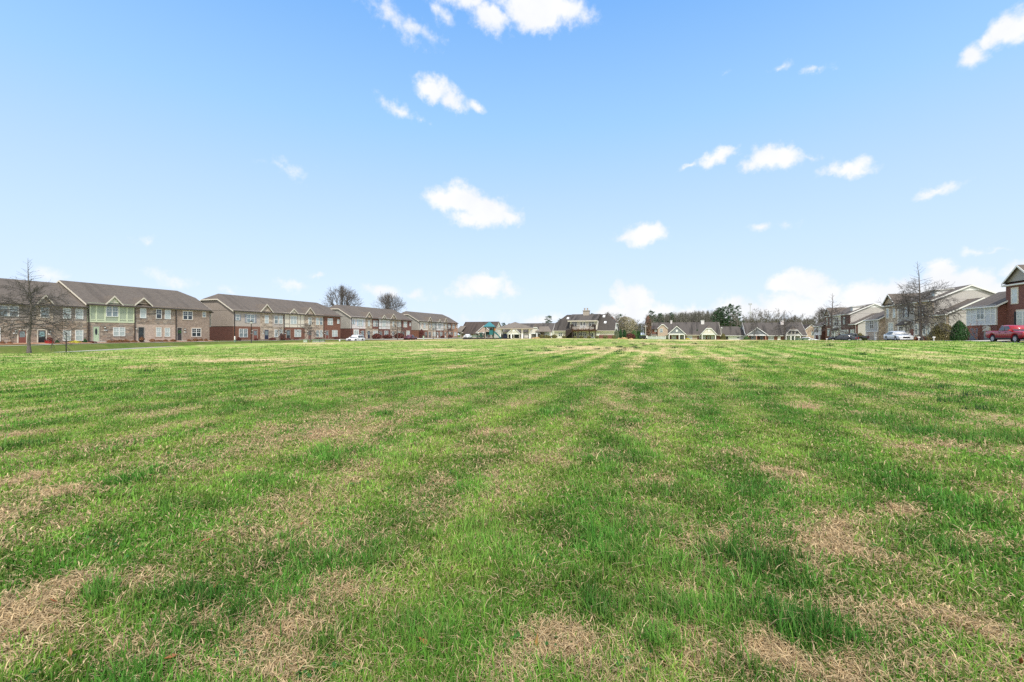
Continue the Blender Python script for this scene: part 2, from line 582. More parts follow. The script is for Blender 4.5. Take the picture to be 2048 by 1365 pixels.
    def spout(s, x, z0, z1, y=-.12, mat=None):
        s.part('downspout', MB().box(x - .06, x + .06, y - .13, y - .02, z0, z1).box(x - .06, x + .06, y - .3, y - .13, z0, z0 + .1), mat or M_GUTTER)

    def roof(s, x0, x1, y0, y1, ze, rise, ov=.4, clip=(0, 0), hip=(0, 0), mat=None, trim=M_CREAM, end_ov=.3, gut=M_GUTTER, endwall=(None, None), wall_in=0.0, name='roof'):
        """gable roof, ridge along x. clip: jerkinhead depth at each end; hip: full hip depth at each end"""
        ym = (y0 + y1) / 2; half = (y1 - y0) / 2; sl = rise / half
        zr = ze + rise; ya, yb = y0 - ov, y1 + ov; za = ze - ov * sl
        xa = x0 - (end_ov if not hip[0] else ov); xb = x1 + (end_ov if not hip[1] else ov)
        front, back = [], []
        m = MB()
        # left end
        def end(xe, sgn, c, h):
            if h: return [(xe, ya, za)], [(xe, yb, za)], xe + sgn * (h + ov), None
            if c:
                zc = zr - c * sl * 1.15; yc = (zr - zc) / sl
                return [(xe, ya, za), (xe, ym - yc, zc)], [(xe, yb, za), (xe, ym + yc, zc)], xe + sgn * c, yc
            return [(xe, ya, za)], [(xe, yb, za)], xe, None
        Lf, Lb, xl, cl = end(xa, 1, clip[0], hip[0])
        Rf, Rb, xr, cr = end(xb, -1, clip[1], hip[1])
        f = Lf[:1] + Rf[:1] + Rf[1:] + [(xr, ym, zr), (xl, ym, zr)] + Lf[1:]
        b = Rb[:1] + Lb[:1] + Lb[1:] + [(xl, ym, zr), (xr, ym, zr)] + Rb[1:]
        m.slab(f, .1); m.slab(b, .1)
        if clip[0]: m.slab([Lb[1], Lf[1], (xl, ym, zr)], .1)
        if clip[1]: m.slab([Rf[1], Rb[1], (xr, ym, zr)], .1)
        if hip[0]: m.slab([Lb[0], Lf[0], (xl, ym, zr)], .1)
        if hip[1]: m.slab([Rf[0], Rb[0], (xr, ym, zr)], .1)
        ro = s.part(name, m, mat or RF_GREY)
        # rake boards and gutters
        for E, sg, h, xe in ((( Lf, Lb), -1, hip[0], xa), ((Rf, Rb), 1, hip[1], xb)):
            if h: continue
            tr = MB()
            for P, top in ((E[0], (xe, ym, zr)), (E[1], (xe, ym, zr))):
                p0 = P[0]; p1 = P[1] if len(P) > 1 else top
                a, c = xe + sg * .004, xe + sg * .05
                tr.prism_x([(p0[1], p0[2] - .24), (p1[1], p1[2] - .24), (p1[1], p1[2] - .015), (p0[1], p0[2] - .015)], min(a, c), max(a, c))
            if len(E[0]) > 1:
                a, c = xe + sg * .004, xe + sg * .05
                tr.box(min(a, c), max(a, c), E[0][1][1], E[1][1][1], E[0][1][2] - .24, E[0][1][2] - .015)
            tr.build('rake_trim', trim, ro)
        g = MB().box(xa, xb, ya - .13, ya - .004, za - .16, za - .01)
        g.build('gutter', gut, ro)
        g = MB().box(xa + .05, xb - .05, ya, y0, za - .2, za - .145).build('soffit', trim, ro)
        # gable end walls
        for e, (mt, xe, c) in enumerate(((endwall[0], x0, clip[0]), (endwall[1], x1, clip[1]))):
            if mt is None: continue
            t = .03
            xa_, xb_ = (xe - t, xe) if e == 0 else (xe, xe + t)
            zt = zr - .12
            if c:
                zc = zr - c * sl * 1.15; yc = (zr - zc) / sl
                poly = [(y0, ze - .12), (y1, ze - .12), (ym + yc, zc - .12), (ym - yc, zc - .12)]
            else: poly = [(y0, ze - .12), (y1, ze - .12), (ym, zt)]
            s.part('gable_wall', MB().prism_x(poly, xa_, xb_), mt)
        return ro

    def cross_gable(s, cx, w, zb, rise, y=-.12, wall=None, trim=M_CREAM, back=4.0, ov=.25, mat=None, deco=False, clip=0, zwall=None, out=.16):
        """a small gable on the front, its ridge running back into the main roof. zb: height of its eaves"""
        h = w / 2; sl = rise / h
        g = MB()
        if clip: poly = [(cx - h, zb), (cx + h, zb), (cx + clip, zb + (h - clip) * sl), (cx - clip, zb + (h - clip) * sl)]
        else: poly = [(cx - h, zb), (cx + h, zb), (cx, zb + rise)]
        g.prism(poly, y, y + .2)
        go = s.part('front_gable', g, wall)
        r = MB(); yf = y - out
        zt = zb + rise + .1
        for sg in (-1, 1):
            lo = (cx + sg * (h + ov), zb - ov * sl + .1)
            if clip:
                r.slab([(lo[0], yf, lo[1]), (cx + sg * clip, yf, zb + (h - clip) * sl + .1), (cx, yf + clip * 1.2, zt), (cx, y + back, zt), (lo[0], y + back, lo[1])][::sg], .09)
            else:
                r.slab([(lo[0], yf, lo[1]), (cx, yf, zt), (cx, y + back, zt), (lo[0], y + back, lo[1])][::sg], .09)
        if clip:
            zc = zb + (h - clip) * sl + .1
            r.slab([(cx - clip, yf, zc), (cx + clip, yf, zc), (cx, yf + clip * 1.2, zt)], .09)
        r.build('gable_roof', mat or RF_GREY, go)
        t = MB()
        for sg in (-1, 1):
            lo = (cx + sg * (h + ov), zb - ov * sl + .1)
            hi = (cx + sg * clip, zb + (h - clip) * sl + .1) if clip else (cx, zt)
            t.prism([(lo[0], lo[1] - .26), (hi[0], hi[1] - .26), (hi[0], hi[1] - .01), (lo[0], lo[1] - .01)][::sg], yf - .05, yf - .004)
        if clip: t.box(cx - clip, cx + clip, yf - .05, yf - .004, zc - .26, zc - .01)
        if deco:
            t.box(cx - .05, cx + .05, y - .06, y - .003, zb, zb + rise * .8)
            t.box(cx - h * .8, cx - .05, y - .05, y - .003, zb + .02, zb + .14); t.box(cx + .05, cx + h * .8, y - .05, y - .003, zb + .02, zb + .14)
            for sg in (-1, 1):
                t.prism([(cx + sg * .05, zb + .14), (cx + sg * (h * .42 + .1), zb + .3 + rise * .25), (cx + sg * h * .42, zb + .42 + rise * .25), (cx + sg * .05, zb + .3)][::sg], y - .05, y - .003)
        t.build('rake_trim', trim, go)
        return go


def clad(B, x0, x1, z0, z1, mat, name='wall', y0=-.12, y1=0.0):
    return B.part(name, MB().box(x0, x1, y0, y1, z0, z1), mat)


def townhouse_unit(B, x0, w, he, sty, lamp=True, mir=False, zmid=2.85):
    """one terrace unit of the generic kinds, in metres; sty: dict(up, lo, kind, shut, door)"""
    def fx(t): return x0 + (w - t if mir else t)
    k = sty['kind']; zt = he
    clad(B, x0, x0 + w, 0, zmid, sty['lo'], 'lower_wall')
    if k == 'gable':
        gw = w * .5; gx = x0 if not mir else x0 + w - gw
        clad(B, gx, gx + gw, zmid, zt, sty['stone'], 'upper_wall', -.16)
        ox = x0 + gw if not mir else x0
        clad(B, ox, ox + w - gw, zmid, zt, sty['up'], 'upper_wall')
        B.cross_gable(gx + gw / 2, gw, zt - .1, 1.55, -.16, sty['stone'], mat=sty['roof'], back=4)
        c = gx + gw / 2
        B.window(c - .42, c + .42, 3.65, 5.2, y=-.16)
        for a in (.66, .86):
            B.window(fx(w * a) - .42, fx(w * a) + .42, 3.65, 5.2)
            B.window(fx(w * a) - .42, fx(w * a) + .42, .75, 2.25, surround=sty.get('sur'))
        B.door(c - .47, c + .47, .12, 2.2, sty['door'], lite='half')
    else:
        clad(B, x0, x0 + w, zmid, zt, sty['up'], 'upper_wall')
        c = fx(w * .55)
        if k == 'timber':
            tr = MB(); T = sty.get('timber', M_TAUPE)
            for a in (.03, .22, .36, .74, .97):
                tr.box(fx(w * a) - .09, fx(w * a) + .09, -.15, -.123, zmid + .05, zt - .05)
            tr.box(x0, x0 + w, -.15, -.123, zmid, zmid + .045)
            for a, b_ in ((.03, .22), (.22, .36), (.74, .97)):
                p, q = sorted((fx(w * a), fx(w * b_)))
                tr.box(p + .092, q - .092, -.148, -.123, zmid + .7, zmid + .85)
            B.part('timber_trim', tr, T)
            B.cross_gable(c, w * .36, zt - .05, .95, -.13, sty['up'], mat=sty['roof'], back=2.6, deco=True)
            B.window(c - .85, c + .85, 3.7, 5.3, True)
        else:
            B.window(fx(w * .62) - .85, fx(w * .62) + .85, 3.7, 5.25, True, shut=sty.get('shut'), surround=sty.get('sur'))
            B.window(fx(w * .14) - .32, fx(w * .14) + .32, 4.1, 5.1, shut=sty.get('shut'))
        B.window(fx(w * .35) - .9, fx(w * .35) + .9, .75, 2.3, True, surround=sty.get('sur'))
        B.door(fx(w * .8) - .47, fx(w * .8) + .47, .12, 2.2, sty['door'])
    if lamp:
        dx = {'gable': w * .25}.get(k, w * .8)
        sx = -1 if k != 'gable' else -1
        B.lamp(fx(dx) + sx * .85, 2.0); B.plaque(fx(dx) + sx * .85, 1.5)
    B.part('step', MB().box(fx({'gable': w * .25}.get(k, w * .8)) - .8, fx({'gable': w * .25}.get(k, w * .8)) + .8, -1.3, -.125, -.3, .1), M_CONC)


LV = -80.0
HE = 5.95
# --- the terrace with the sage green unit
B = Bld('townhouse_block', 'brick terrace with a sage green panelled upper storey and oval-glass green door', 'townhouses', 'L', 42.3, LV, .3)
xe = B.X(418); xs1, xs2 = B.X(268), B.X(350)
B.part('wall', MB().box(0, xe, 0, 11.9, -.6, HE), SD_TAUPE)
zm = B.Z(220, 645.5)
clad(B, 0, xs1, 0, zm, ST_WARM, 'lower_wall')
clad(B, 0, xs1, zm, HE, SD_GREEN, 'upper_wall')
clad(B, xs1, xs2, 0, B.Z(310, 649), BR_PINK, 'lower_wall')
clad(B, xs1, xs2, B.Z(310, 649), HE, ST_WARM, 'upper_wall', -.14)
clad(B, xs2, xe, 0, HE, BR_GREY, 'brick_wall')
clad(B, 0, xe, -.5, 0, BR_ORANGE, 'plinth', -.1)
tr = MB()
for px in (179, 191.5, 209, 237, 253, 266.5):
    tr.box(B.X(px) - .09, B.X(px) + .09, -.16, -.123, zm + .2, HE - .1)
tr.box(0, xs1, -.165, -.123, zm, zm + .19)
for a, b in ((180, 191), (192.2, 208.3), (237.7, 252.4), (253.6, 266)):
    tr.box(B.X(a) + .03, B.X(b) - .03, -.155, -.123, B.Z((a + b) / 2, 641), B.Z((a + b) / 2, 639.5))
tr.box(B.X(209.8), B.X(236.2), -.155, -.123, B.Z(223, 634.8), B.Z(223, 633.5))
B.part('panel_trim', tr, SD_GREENTRIM)
B.roof(0, xe, 0, 12, HE, 3.45, clip=(0, 1.9), mat=RF_GREY, endwall=(SD_TAUPE, SD_TAUPE))
B.cross_gable((B.X(210) + B.X(243)) / 2, B.X(241) - B.X(212), B.Z(226, 607), B.Z(226, 593) - B.Z(226, 607), -.13, SD_GREENTRIM, back=3, deco=True)
B.cross_gable((B.X(269) + B.X(301)) / 2, B.X(299.5) - B.X(270), B.Z(285, 609), B.Z(285, 596.5) - B.Z(285, 609), -.14, ST_WARM, back=4)
for q in ((212, 234, 613, 633, True, -.12, G_MID), (226, 248, 656, 672, True, -.12, G_PALE), (279.5, 290, 618, 636, False, -.14, G_PALE), (311.5, 321, 620, 637, False, -.14, G_DARK),
          (329, 339, 621, 638, False, -.14, G_PALE), (311.5, 320.5, 656, 673, False, -.12, G_PALE), (329, 338, 657, 673, False, -.12, G_PALE), (365.5, 383, 624, 639, True, -.12, G_DARK),
          (404.5, 409.5, 625.5, 634, False, -.12, G_MID), (383, 400, 658, 673, True, -.12, G_DARK)):
    B.window(*B.W(*q[:4]), double=q[4], y=q[5], pane=q[6], surround=BR_CREAM if q[0] > 300 and q[2] > 622 else None)
for px0, px1, col, lite, wr in ((185.5, 196.5, 'green', 'oval', None), (275.5, 286.5, 'dark', 'full', None),
                                (353.5, 362, 'dark', None, ('green leafy wreath on the charcoal door of the tan brick end unit', 'wreath_green'))):
    a, b = B.X(px0), B.X(px1)
    B.door(a, b, .25, 2.4, col, lite=lite, wreath=(wr[0], plain('wreath_green', (.06, .16, .05), .8)) if wr else None)
    B.part('step', MB().box(a - .5, b + .5, -1.4, -.125, -.4, .2), M_CONC)
for px, py in ((208, 655.5), (270.5, 658), (368, 659)): B.lamp(B.X(px), B.Z(px, py))
for px, py in ((210, 661), (369, 664.5)): B.plaque(B.X(px), B.Z(px, py))
for px in (175.8, 268.3, 350.5): B.spout(B.X(px), .05, HE - .25)
by = MB().box(xe, xe + 1.25, 1.2, 4.0, 2.75, 5.35)
B.part('bay', by, SD_TAUPE)
for y in (1.15, 3.95): B.part('corner_board', MB().box(xe + 1.2, xe + 1.3, y, y + .1, 2.7, 5.4), M_CREAM)
B.part('bay_trim', MB().box(xe, xe + 1.19, 1.14, 1.198, 2.7, 2.85).box(xe, xe + .1, 1.13, 1.198, 2.852, 5.3), M_CREAM)
B.window(xe + .45, xe + .9, 3.35, 4.85, y=1.198, pane=G_DARK)
B.part('bay_roof', MB().slab([(xe, .8, 6.0), (xe + 1.6, .8, 5.45), (xe + 1.6, 4.4, 5.45), (xe, 4.4, 6.0)], .12), RF_GREY)

# --- the terrace at the edge of the picture
B = Bld('townhouse_block', 'taupe sided terrace with stone lower storey behind the bare tree at the road', 'townhouses', 'L', 23.5, LV, .2)
xe = 42.2 - 23.5; xs = B.X(55); zm = B.Z(140, 642.5); h0 = 5.6
B.part('wall', MB().box(0, xe, 0, 11.9, -.6, h0), SD_TAUPE)
clad(B, 0, xe, 0, zm, ST_WARM, 'lower_wall')
clad(B, 0, B.X(71.5), zm, h0, SD_TAUPE, 'upper_wall'); clad(B, B.X(71.5), B.X(105), zm, h0, ST_TAN, 'upper_wall', -.15); clad(B, B.X(105), xe, zm, h0, SD_TAUPE, 'upper_wall')
clad(B, 0, xe, -.5, 0, BR_ORANGE, 'plinth', -.1)
B.roof(0, xe, 0, 12, h0, 3.45, mat=RF_GREY, end_ov=.02, trim=M_CREAM, endwall=(SD_TAUPE, None))
B.cross_gable((B.X(71) + B.X(106)) / 2, B.X(106) - B.X(71), B.Z(88, 609), B.Z(88, 591) - B.Z(88, 609), -.15, ST_TAN, back=4)
for q in ((-3, 14, 612.5, 632.5, -.12, G_MID), (18, 34.5, 613, 632.5, -.12, G_MID), (80.5, 95.5, 615.5, 634.5, -.15, G_MID), (125.5, 139.5, 617.5, 637, -.12, G_PALE), (150.5, 164, 619, 638, -.12, G_PALE),
          (125.5, 139.5, 661.5, 681, -.12, G_PALE), (150.5, 164, 661.5, 681, -.12, G_PALE), (-18, -2, 656, 682, -.12, G_PALE)):
    B.window(*B.W(*q[:4]), y=q[4], pane=q[5])
for px0, px1, col, lite, wr in ((35.5, 51, 'red', 'half', None), (75, 90, 'black', 'half', ('pale blue-green wreath on the black door behind the bare roadside tree', 'wreath_blue'))):
    a, b = B.X(px0), B.X(px1)
    B.door(a, b, .2, B.Z((px0 + px1) / 2, 661), col, lite=lite, trim=M_CREAM, wreath=(wr[0], plain('wreath_blue', (.25, .42, .42), .8)) if wr else None)
    B.part('step', MB().box(a - .5, b + .5, -1.4, -.125, -.4, .15), M_CONC)
for px, py in ((29.5, 662), (98, 663.5)): B.lamp(B.X(px), B.Z(px, py)); B.plaque(B.X(px), B.Z(px, py + 5))

# --- the three terraces farther along the street
def terrace(label, u0, u1, zb, units, endup, endlo, roof, he=6.15, n=5):
    B = Bld('townhouse_block', label, 'townhouses', 'L', u0, LV, zb)
    Lx = u1 - u0
    B.part('wall', MB().box(0, Lx, 0, 11.9, 2.85, he), endup)
    B.part('lower_end_wall', MB().box(.06, Lx - .06, .06, 11.8, -.6, 2.85), endlo)
    w = Lx / len(units)
    x = 0
    for i, st in enumerate(units):
        townhouse_unit(B, x, w, he, dict(st, roof=roof), mir=st.get('mir', False))
        x += w
    for i in range(0, len(units) + 1, 2):
        B.spout(min(max(i * w, .1), Lx - .1), .05, he - .25)
    clad(B, 0, Lx, -.5, 0, endlo, 'plinth', -.1)
    B.roof(0, Lx, 0, 12, he, 3.4, clip=(1.9, 1.9), mat=roof, endwall=(endup, endup))
    return B


terrace('red brick terrace with cream half-timbered middle unit, behind the street lamp', 65.8, 96.4, .32,
        [dict(kind='plain', up=SD_PUTTY, lo=BR_RED, shut='grey', door='red', mir=False), dict(kind='gable', up=SD_PUTTY, lo=ST_TAN, stone=ST_TAN, door='blue'),
         dict(kind='timber', up=SD_CREAM, lo=BR_RED, door='dark', mir=True), dict(kind='gable', up=BR_CREAM, lo=BR_CREAM, stone=ST_TAN, door='red'),
         dict(kind='plain', up=BR_RED, lo=BR_RED, door='red', mir=True)], SD_TAUPE, BR_DEEP, RF_BROWN)
terrace('terrace with white half-timbered unit and light blue shutters behind the white car', 100.6, 131, .35,
        [dict(kind='plain', up=SD_PINKW, lo=BR_BURG, shut='blue', door='grey', sur=M_WHITE), dict(kind='gable', up=BR_BURG, lo=ST_TAN, stone=ST_TAN, door='blue'),
         dict(kind='timber', up=SD_WHITE, lo=BR_BURG, door='red', mir=True), dict(kind='gable', up=BR_CREAM, lo=BR_CREAM, stone=ST_TAN, door='white'),
         dict(kind='plain', up=BR_BURG, lo=BR_BURG, door='red', mir=True, sur=BR_PINK)], SD_GREY, BR_DEEP, RF_BROWN)
terrace('last terrace of the street with salmon shutters and an orange-tan brick end', 135.8, 166.2, .25,
        [dict(kind='plain', up=SD_IVORY, lo=BR_RED, shut='pink', door='dark'), dict(kind='gable', up=SD_GREY, lo=BR_CREAM, stone=ST_TAN, door='blue'),
         dict(kind='timber', up=SD_WHITE, lo=BR_RED, door='white', mir=True), dict(kind='gable', up=BR_BURG, lo=BR_ORANGE, stone=ST_TAN, door='white'),
         dict(kind='plain', up=BR_ORANGE, lo=BR_ORANGE, door='red', mir=True)], SD_GREY, BR_RED, RF_BROWN)


# --- the three-storey terraces on the other side of the field
def tall_terrace(label, u0, zb, main, wingmat, wingside, lowend, panel=False, pillars=False, detail=True, shutters=None, wing_low=None):
    B = Bld('townhouse_block', label, 'townhouses', 'R', u0, 44.0, zb)
    he = 7.65; w = 6.1; Lx = 3 * w; dp = 10.0
    B.part('wall', MB().box(.05, Lx, .02, dp, -1, he - .05), SD_BEIGE)
    mA, mB, mC = main
    clad(B, 0, w, -1, he, mA, 'stone_wall' if mA in (ST_WARM, ST_TAN) else 'brick_wall', -.14)
    clad(B, w, 2 * w, -1, 2.5, BR_BURG, 'lower_wall'); clad(B, w, 2 * w, 2.5, he, mB, 'upper_wall')
    clad(B, 2 * w, Lx, -1, he, mC, 'stone_wall' if mC in (ST_WARM, ST_TAN) else 'brick_wall', -.14)
    cb = MB()
    for x in (w, 2 * w): cb.box(x - .1, x + .1, -.2, -.142, -.5, he - .3)
    B.part('corner_board', cb, M_WHITE)
    B.roof(0, Lx, 0, dp, he, 2.3, clip=(0, .0), mat=RF_BROWN, trim=M_WHITE, gut=M_WHITE, endwall=(SD_BEIGE, SD_BEIGE), end_ov=.25)
    B.part('gable_vent_panel', MB().prism_x([(dp / 2 - 1.7, he + 1.3), (dp / 2 + 1.7, he + 1.3), (dp / 2 + .1, he + 2.03), (dp / 2 - .1, he + 2.03)], Lx + .034, Lx + .07), M_WHITE)
    B.cross_gable(w * .48, w * .84, he + .15, 1.95, -.3, SD_GREY if mA is BR_BURG else ST_TAN, M_WHITE, back=5, mat=RF_BROWN, out=.35)
    # openings of the first bay
    for a in (.27, .73): B.window(w * a - .45, w * a + .45, 5.0, 6.75, y=-.14, surround=M_CREAM)
    B.window(w * .5 - .95, w * .5 + .95, 2.0, 3.75, True, y=-.14, shut=shutters, surround=M_CREAM)
    # middle bay: sash window with shutters, white box bay and its little roof
    B.window(1.5 * w - .5, 1.5 * w + .5, 4.9, 6.7, shut='black', surround=None)
    B.part('box_bay', MB().box(1.5 * w - 1.25, 1.5 * w + 1.25, -.9, -.125, .45, 3.3), M_WHITE)
    B.window(1.5 * w - .75, 1.5 * w + .75, 1.4, 3.0, True, y=-.902, pane=G_DARK)
    B.part('bay_roof', MB().slab([(1.5 * w - 1.6, -1.3, 3.35), (1.5 * w + 1.6, -1.3, 3.35), (1.5 * w + 1.6, -.12, 4.1), (1.5 * w - 1.6, -.12, 4.1)], .14), RF_BROWN)
    B.door(1.5 * w - 2.4, 1.5 * w - 1.5, -.6, 1.4, 'white', trim=M_WHITE)
    # third bay
    B.window(2.4 * w - .5, 2.4 * w + .5, 4.9, 6.6, y=-.14, shut='black')
    for i in range(4): B.window(2.12 * w + i * 1.35 - .32, 2.12 * w + i * 1.35 + .32, 1.6, 3.2, y=-.14, surround=M_WHITE)
    B.window(2.2 * w, 2.2 * w + .9, -.6, .8, y=-.14); B.door(2.55 * w, 2.55 * w + .9, -.8, 1.25, 'white', y=-.14, trim=M_WHITE)
    # dormer on the roof
    d = MB().box(2.45 * w - .7, 2.45 * w + .7, 1.4, 3.6, he + .3, he + 1.75)
    B.part('dormer', d, M_WHITE)
    B.window(2.45 * w - .45, 2.45 * w + .45, he + .75, he + 1.55, y=1.398, pane=G_MID)
    B.part('dormer_roof', MB().slab([(2.45 * w - .9, 1.1, he + 1.78), (2.45 * w + .9, 1.1, he + 1.78), (2.45 * w + .9, 4, he + 1.95), (2.45 * w - .9, 4, he + 1.95)], .12), M_WHITE)
    # low end
    lo = 3.8
    B.part('low_end', MB().box(Lx + .01, Lx + lo, .3, 9, .9, 5.0), SD_BEIGE)
    B.part('low_end_base', MB().box(Lx + .02, Lx + lo - .04, .36, 8.9, -1, .9), wingside)
    clad(B, Lx, Lx + lo - .1, -1, 5.0, mC, 'low_front_wall', -.14, .3)
    for i in range(2): B.window(Lx + .7 + i * 1.3, Lx + 1.3 + i * 1.3, 1.6, 3.2, y=-.14, surround=M_WHITE)
    B.roof(Lx + .05, Lx + lo, 0, 9.2, 5.05, 2.45, mat=RF_BROWN, trim=M_WHITE, gut=M_WHITE, endwall=(None, SD_BEIGE), end_ov=.25, name='low_roof')
    B.part('corner_board', MB().box(Lx + lo - .09, Lx + lo + .02, -.17, -.142, .2, 4.9), M_WHITE)
    # garage wing
    ww = 6.4
    B.part('wing_wall', MB().box(-ww, -.02, -1, 6.4, -1, 4.9), wingside)
    clad(B, -ww, -.05, -1, 2.1, wing_low or wingside, 'garage_wall', -1.1, -1)
    clad(B, -ww, -.05, 2.1, 4.9, wingmat, 'wing_panel', -1.16, -1)
    tr = MB()
    for x in (-ww + .08, -.13): tr.box(x - .08, x + .08, -1.2, -1.163, 2.12, 4.85)
    tr.box(-ww + .162, -.212, -1.2, -1.163, 2.12, 2.28)
    if panel:
        for x in (-ww * .83, -ww * .64, -ww * .36, -ww * .17): tr.box(x - .05, x + .05, -1.2, -1.163, 2.29, 4.85)
        for a, b in ((-ww + .165, -ww * .83 - .055), (-ww * .83 + .055, -ww * .64 - .055), (-ww * .36 + .055, -ww * .17 - .055), (-ww * .17 + .055, -.215)): tr.box(a, b, -1.2, -1.163, 3.62, 3.72)
    B.part('wing_trim', tr, M_WHITE)
    cx = -ww * .5
    B.window(cx - .75, cx + .75, 2.85 if not panel else 3.0, 4.55, True, y=-1.162, pane=G_MID if panel else G_DARK, surround=M_WHITE if panel else None)
    B.roof(-ww, .05, -1, 6.4, 4.95, 2.1, mat=RF_BROWN, trim=M_WHITE, gut=M_WHITE, endwall=(wingside, None), name='wing_roof', end_ov=.3)
    if pillars:
        for x in (-ww + 1.0, -1.0):
            p = MB().box(x - .16, x + .16, -1.45, -1.105, -1, 1.75).box(x - .24, x + .24, -1.53, -1.1, 1.752, 1.95)
            B.part('pillar', p, M_WHITE)
    else:
        B.part('arched_entry', MB().box(-2.6, -1.2, -1.3, -1.104, 1.25, 1.75).prism([(-2.6, 1.752), (-1.2, 1.752), (-1.45, 1.98), (-1.9, 2.06), (-2.35, 1.98)], -1.3, -1.104), M_CREAM)
        B.part('entry_glass', MB().box(-2.45, -1.35, -1.2, -1.104, -.9, 1.246), G_MID)
        B.part('trellis', MB_trellis(-5.2, -3.6, -1.3, -.8, 1.7), DOORS['grey'])
    return B


def MB_trellis(x0, x1, y, z0, z1):
    m = MB()
    n = 7
    for i in range(n + 1):
        x = x0 + (x1 - x0) * i / n
        m.box(x - .03, x + .03, y - .05, y, z0, z1)
    for z in (z0 + .1, (z0 + z1) / 2, z1 - .1): m.box(x0, x1, y, y + .04, z - .04, z + .04)
    return m


tall_terrace('burgundy brick three-storey house with a blue-grey panelled wing beside the red pickup', 79.5, .75, (BR_BURG, SD_BEIGE, BR_BURG), SD_GREYPAN, BR_BURG, None, panel=True, shutters='black')
tall_terrace('tan stone three-storey terrace with white box bay behind the tall bare tree', 115.4, .05, (ST_TAN, SD_GREY, ST_TAN), SD_BEIGE, ST_TAN, None, pillars=True)
tall_terrace('red brick three-storey terrace with cream middle bay behind the black pickup', 152.4, -.7, (BR_RED, SD_IVORY, BR_DEEP), SD_WHITE, BR_DEEP, None, pillars=True)

# ---------------------------------------------------------------- houses and clubhouse at the far end
def porch(B, px0, px1, py_eave, py_apex, gmat, clip_px=0, posts=(), py_base=681, wallmat=None, depth=2.0, deco=None, postmat=None):
    x0, x1 = B.X(px0, -depth), B.X(px1, -depth); cx = (x0 + x1) / 2; m = (px0 + px1) / 2
    ze = B.Z(m, py_eave, -depth); za = B.Z(m, py_apex, -depth)
    cl = (B.X(m + clip_px, -depth) - cx) if clip_px else 0
    B.part('porch_beam', MB().box(x0 + .1, x1 - .1, -depth, -depth + .3, ze - .42, ze - .02), M_WHITE)
    rise = (za - ze) if not cl else (za - ze) * (x1 - x0) / 2 / ((x1 - x0) / 2 - cl)
    g = B.cross_gable(cx, x1 - x0, ze, rise, -depth, gmat, M_WHITE, back=depth + 4, mat=RF_BROWN, ov=.3, clip=cl)
    for px in posts:
        x = B.X(px, -depth)
        B.part('porch_post', MB().box(x - .13, x + .13, -depth + .02, -depth + .28, -1.2, ze - .424), postmat or M_WHITE)
    if deco == 'vent':
        w = .3
        MB().box(cx - w, cx + w, -depth - .06, -depth - .003, ze + .55, ze + 1.25).build('gable_vent', M_WHITE, g)
    if deco == 'panes':
        for k in (-1, 0, 1):
            MB().box(cx + k * 1.0 - .3, cx + k * 1.0 + .3, -depth - .05, -depth - .003, ze + .3, ze + .85).build('pane', G_DARK, g)
    return g


def ctop(B, px, py, off=0): return B.Z(px, py, off)


# ranch house with garage behind the white pickup
u = 172.5
B = Bld('ranch_house', 'low house with a long dark weathered roof and cream gable end behind the playground', 'house', 'C', u * math.tan(math.atan((957 - 1024) / FPX) - YAW), u, .2)
xa, xb = B.X(920), B.X(987); he = B.Z(955, 666); rz = B.Z(955, 644, 6) - he
B.part('wall', MB().box(xa, xb, 0, 12, -1, he), BR_PINK)
B.roof(xa, xb, 0, 12, he, rz, mat=RF_DARK, trim=M_CREAM, endwall=(SD_IVORY, SD_IVORY), ov=.5)
B.part('end_wall', MB().box(xb, xb + .05, .1, 11.9, -1, he), SD_IVORY)
porch(B, 953, 984, 665, 651.5, BR_PINK, posts=(958, 966, 982), depth=1.5, postmat=M_CREAM)
B.part('garage_door', MB().box(*[B.X(927), B.X(942)], -.06, -.004, -1, B.Z(935, 666.6)), M_CREAM)
B.window(*B.W(947, 953, 667.3, 674.5), True, y=0); B.door(B.X(972), B.X(975), -.2, 1.9, 'white', y=0)
B.part('carport', MB().box(B.X(914), B.X(926), -2, 3, B.Z(920, 667), B.Z(920, 664.6)), M_CREAM)
for px in (914.6, 925.4): B.part('carport_post', MB().box(B.X(px) - .1, B.X(px) + .1, -1.9, -1.7, -1, B.Z(920, 667) - .004), M_CREAM)
B.part('carport_roof', MB().slab([(B.X(913.5), -2.3, B.Z(920, 664.4)), (B.X(927), -2.3, B.Z(920, 664.4)), (B.X(926), 3, B.Z(920, 652)), (B.X(915), 3, B.Z(920, 652))], .15), RF_TAN)

# cream house behind the pavilion
u = 160.0
B = Bld('ranch_house', 'cream low house with a hipped porch and white column between pavilion and clubhouse', 'house', 'C', u * math.tan(math.atan((1070 - 1024) / FPX) - YAW), u, .25)
xa, xb = B.X(1008), B.X(1103); he = B.Z(1060, 663); rz = B.Z(1060, 647, 6) - he
B.part('wall', MB().box(xa, xb, 0, 12, -1, he), SD_IVORY)
B.part('end_wall', MB().box(xb, xb + .05, .1, 11.9, -1, he), SD_IVORY)
B.roof(xa, xb, 0, 12, he, rz, mat=RF_OLD, trim=M_CREAM, endwall=(SD_IVORY, SD_IVORY), ov=.5)
porch(B, 1015, 1040, 667, 655, SD_IVORY, posts=(1016, 1027.5, 1039), depth=1.2, deco='vent', postmat=M_CREAM)
B.part('garage_door', MB().box(B.X(1018), B.X(1026.5), -.06, -.004, -1, B.Z(1022, 668)), DOORS['black'])
B.part('garage_door', MB().box(B.X(1028.5), B.X(1037), -.06, -.004, -1, B.Z(1032, 668)), DOORS['black'])
porch(B, 1061, 1080, 666, 655.5, SD_IVORY, clip_px=4, posts=(1062,), depth=2.5, postmat=M_CREAM)
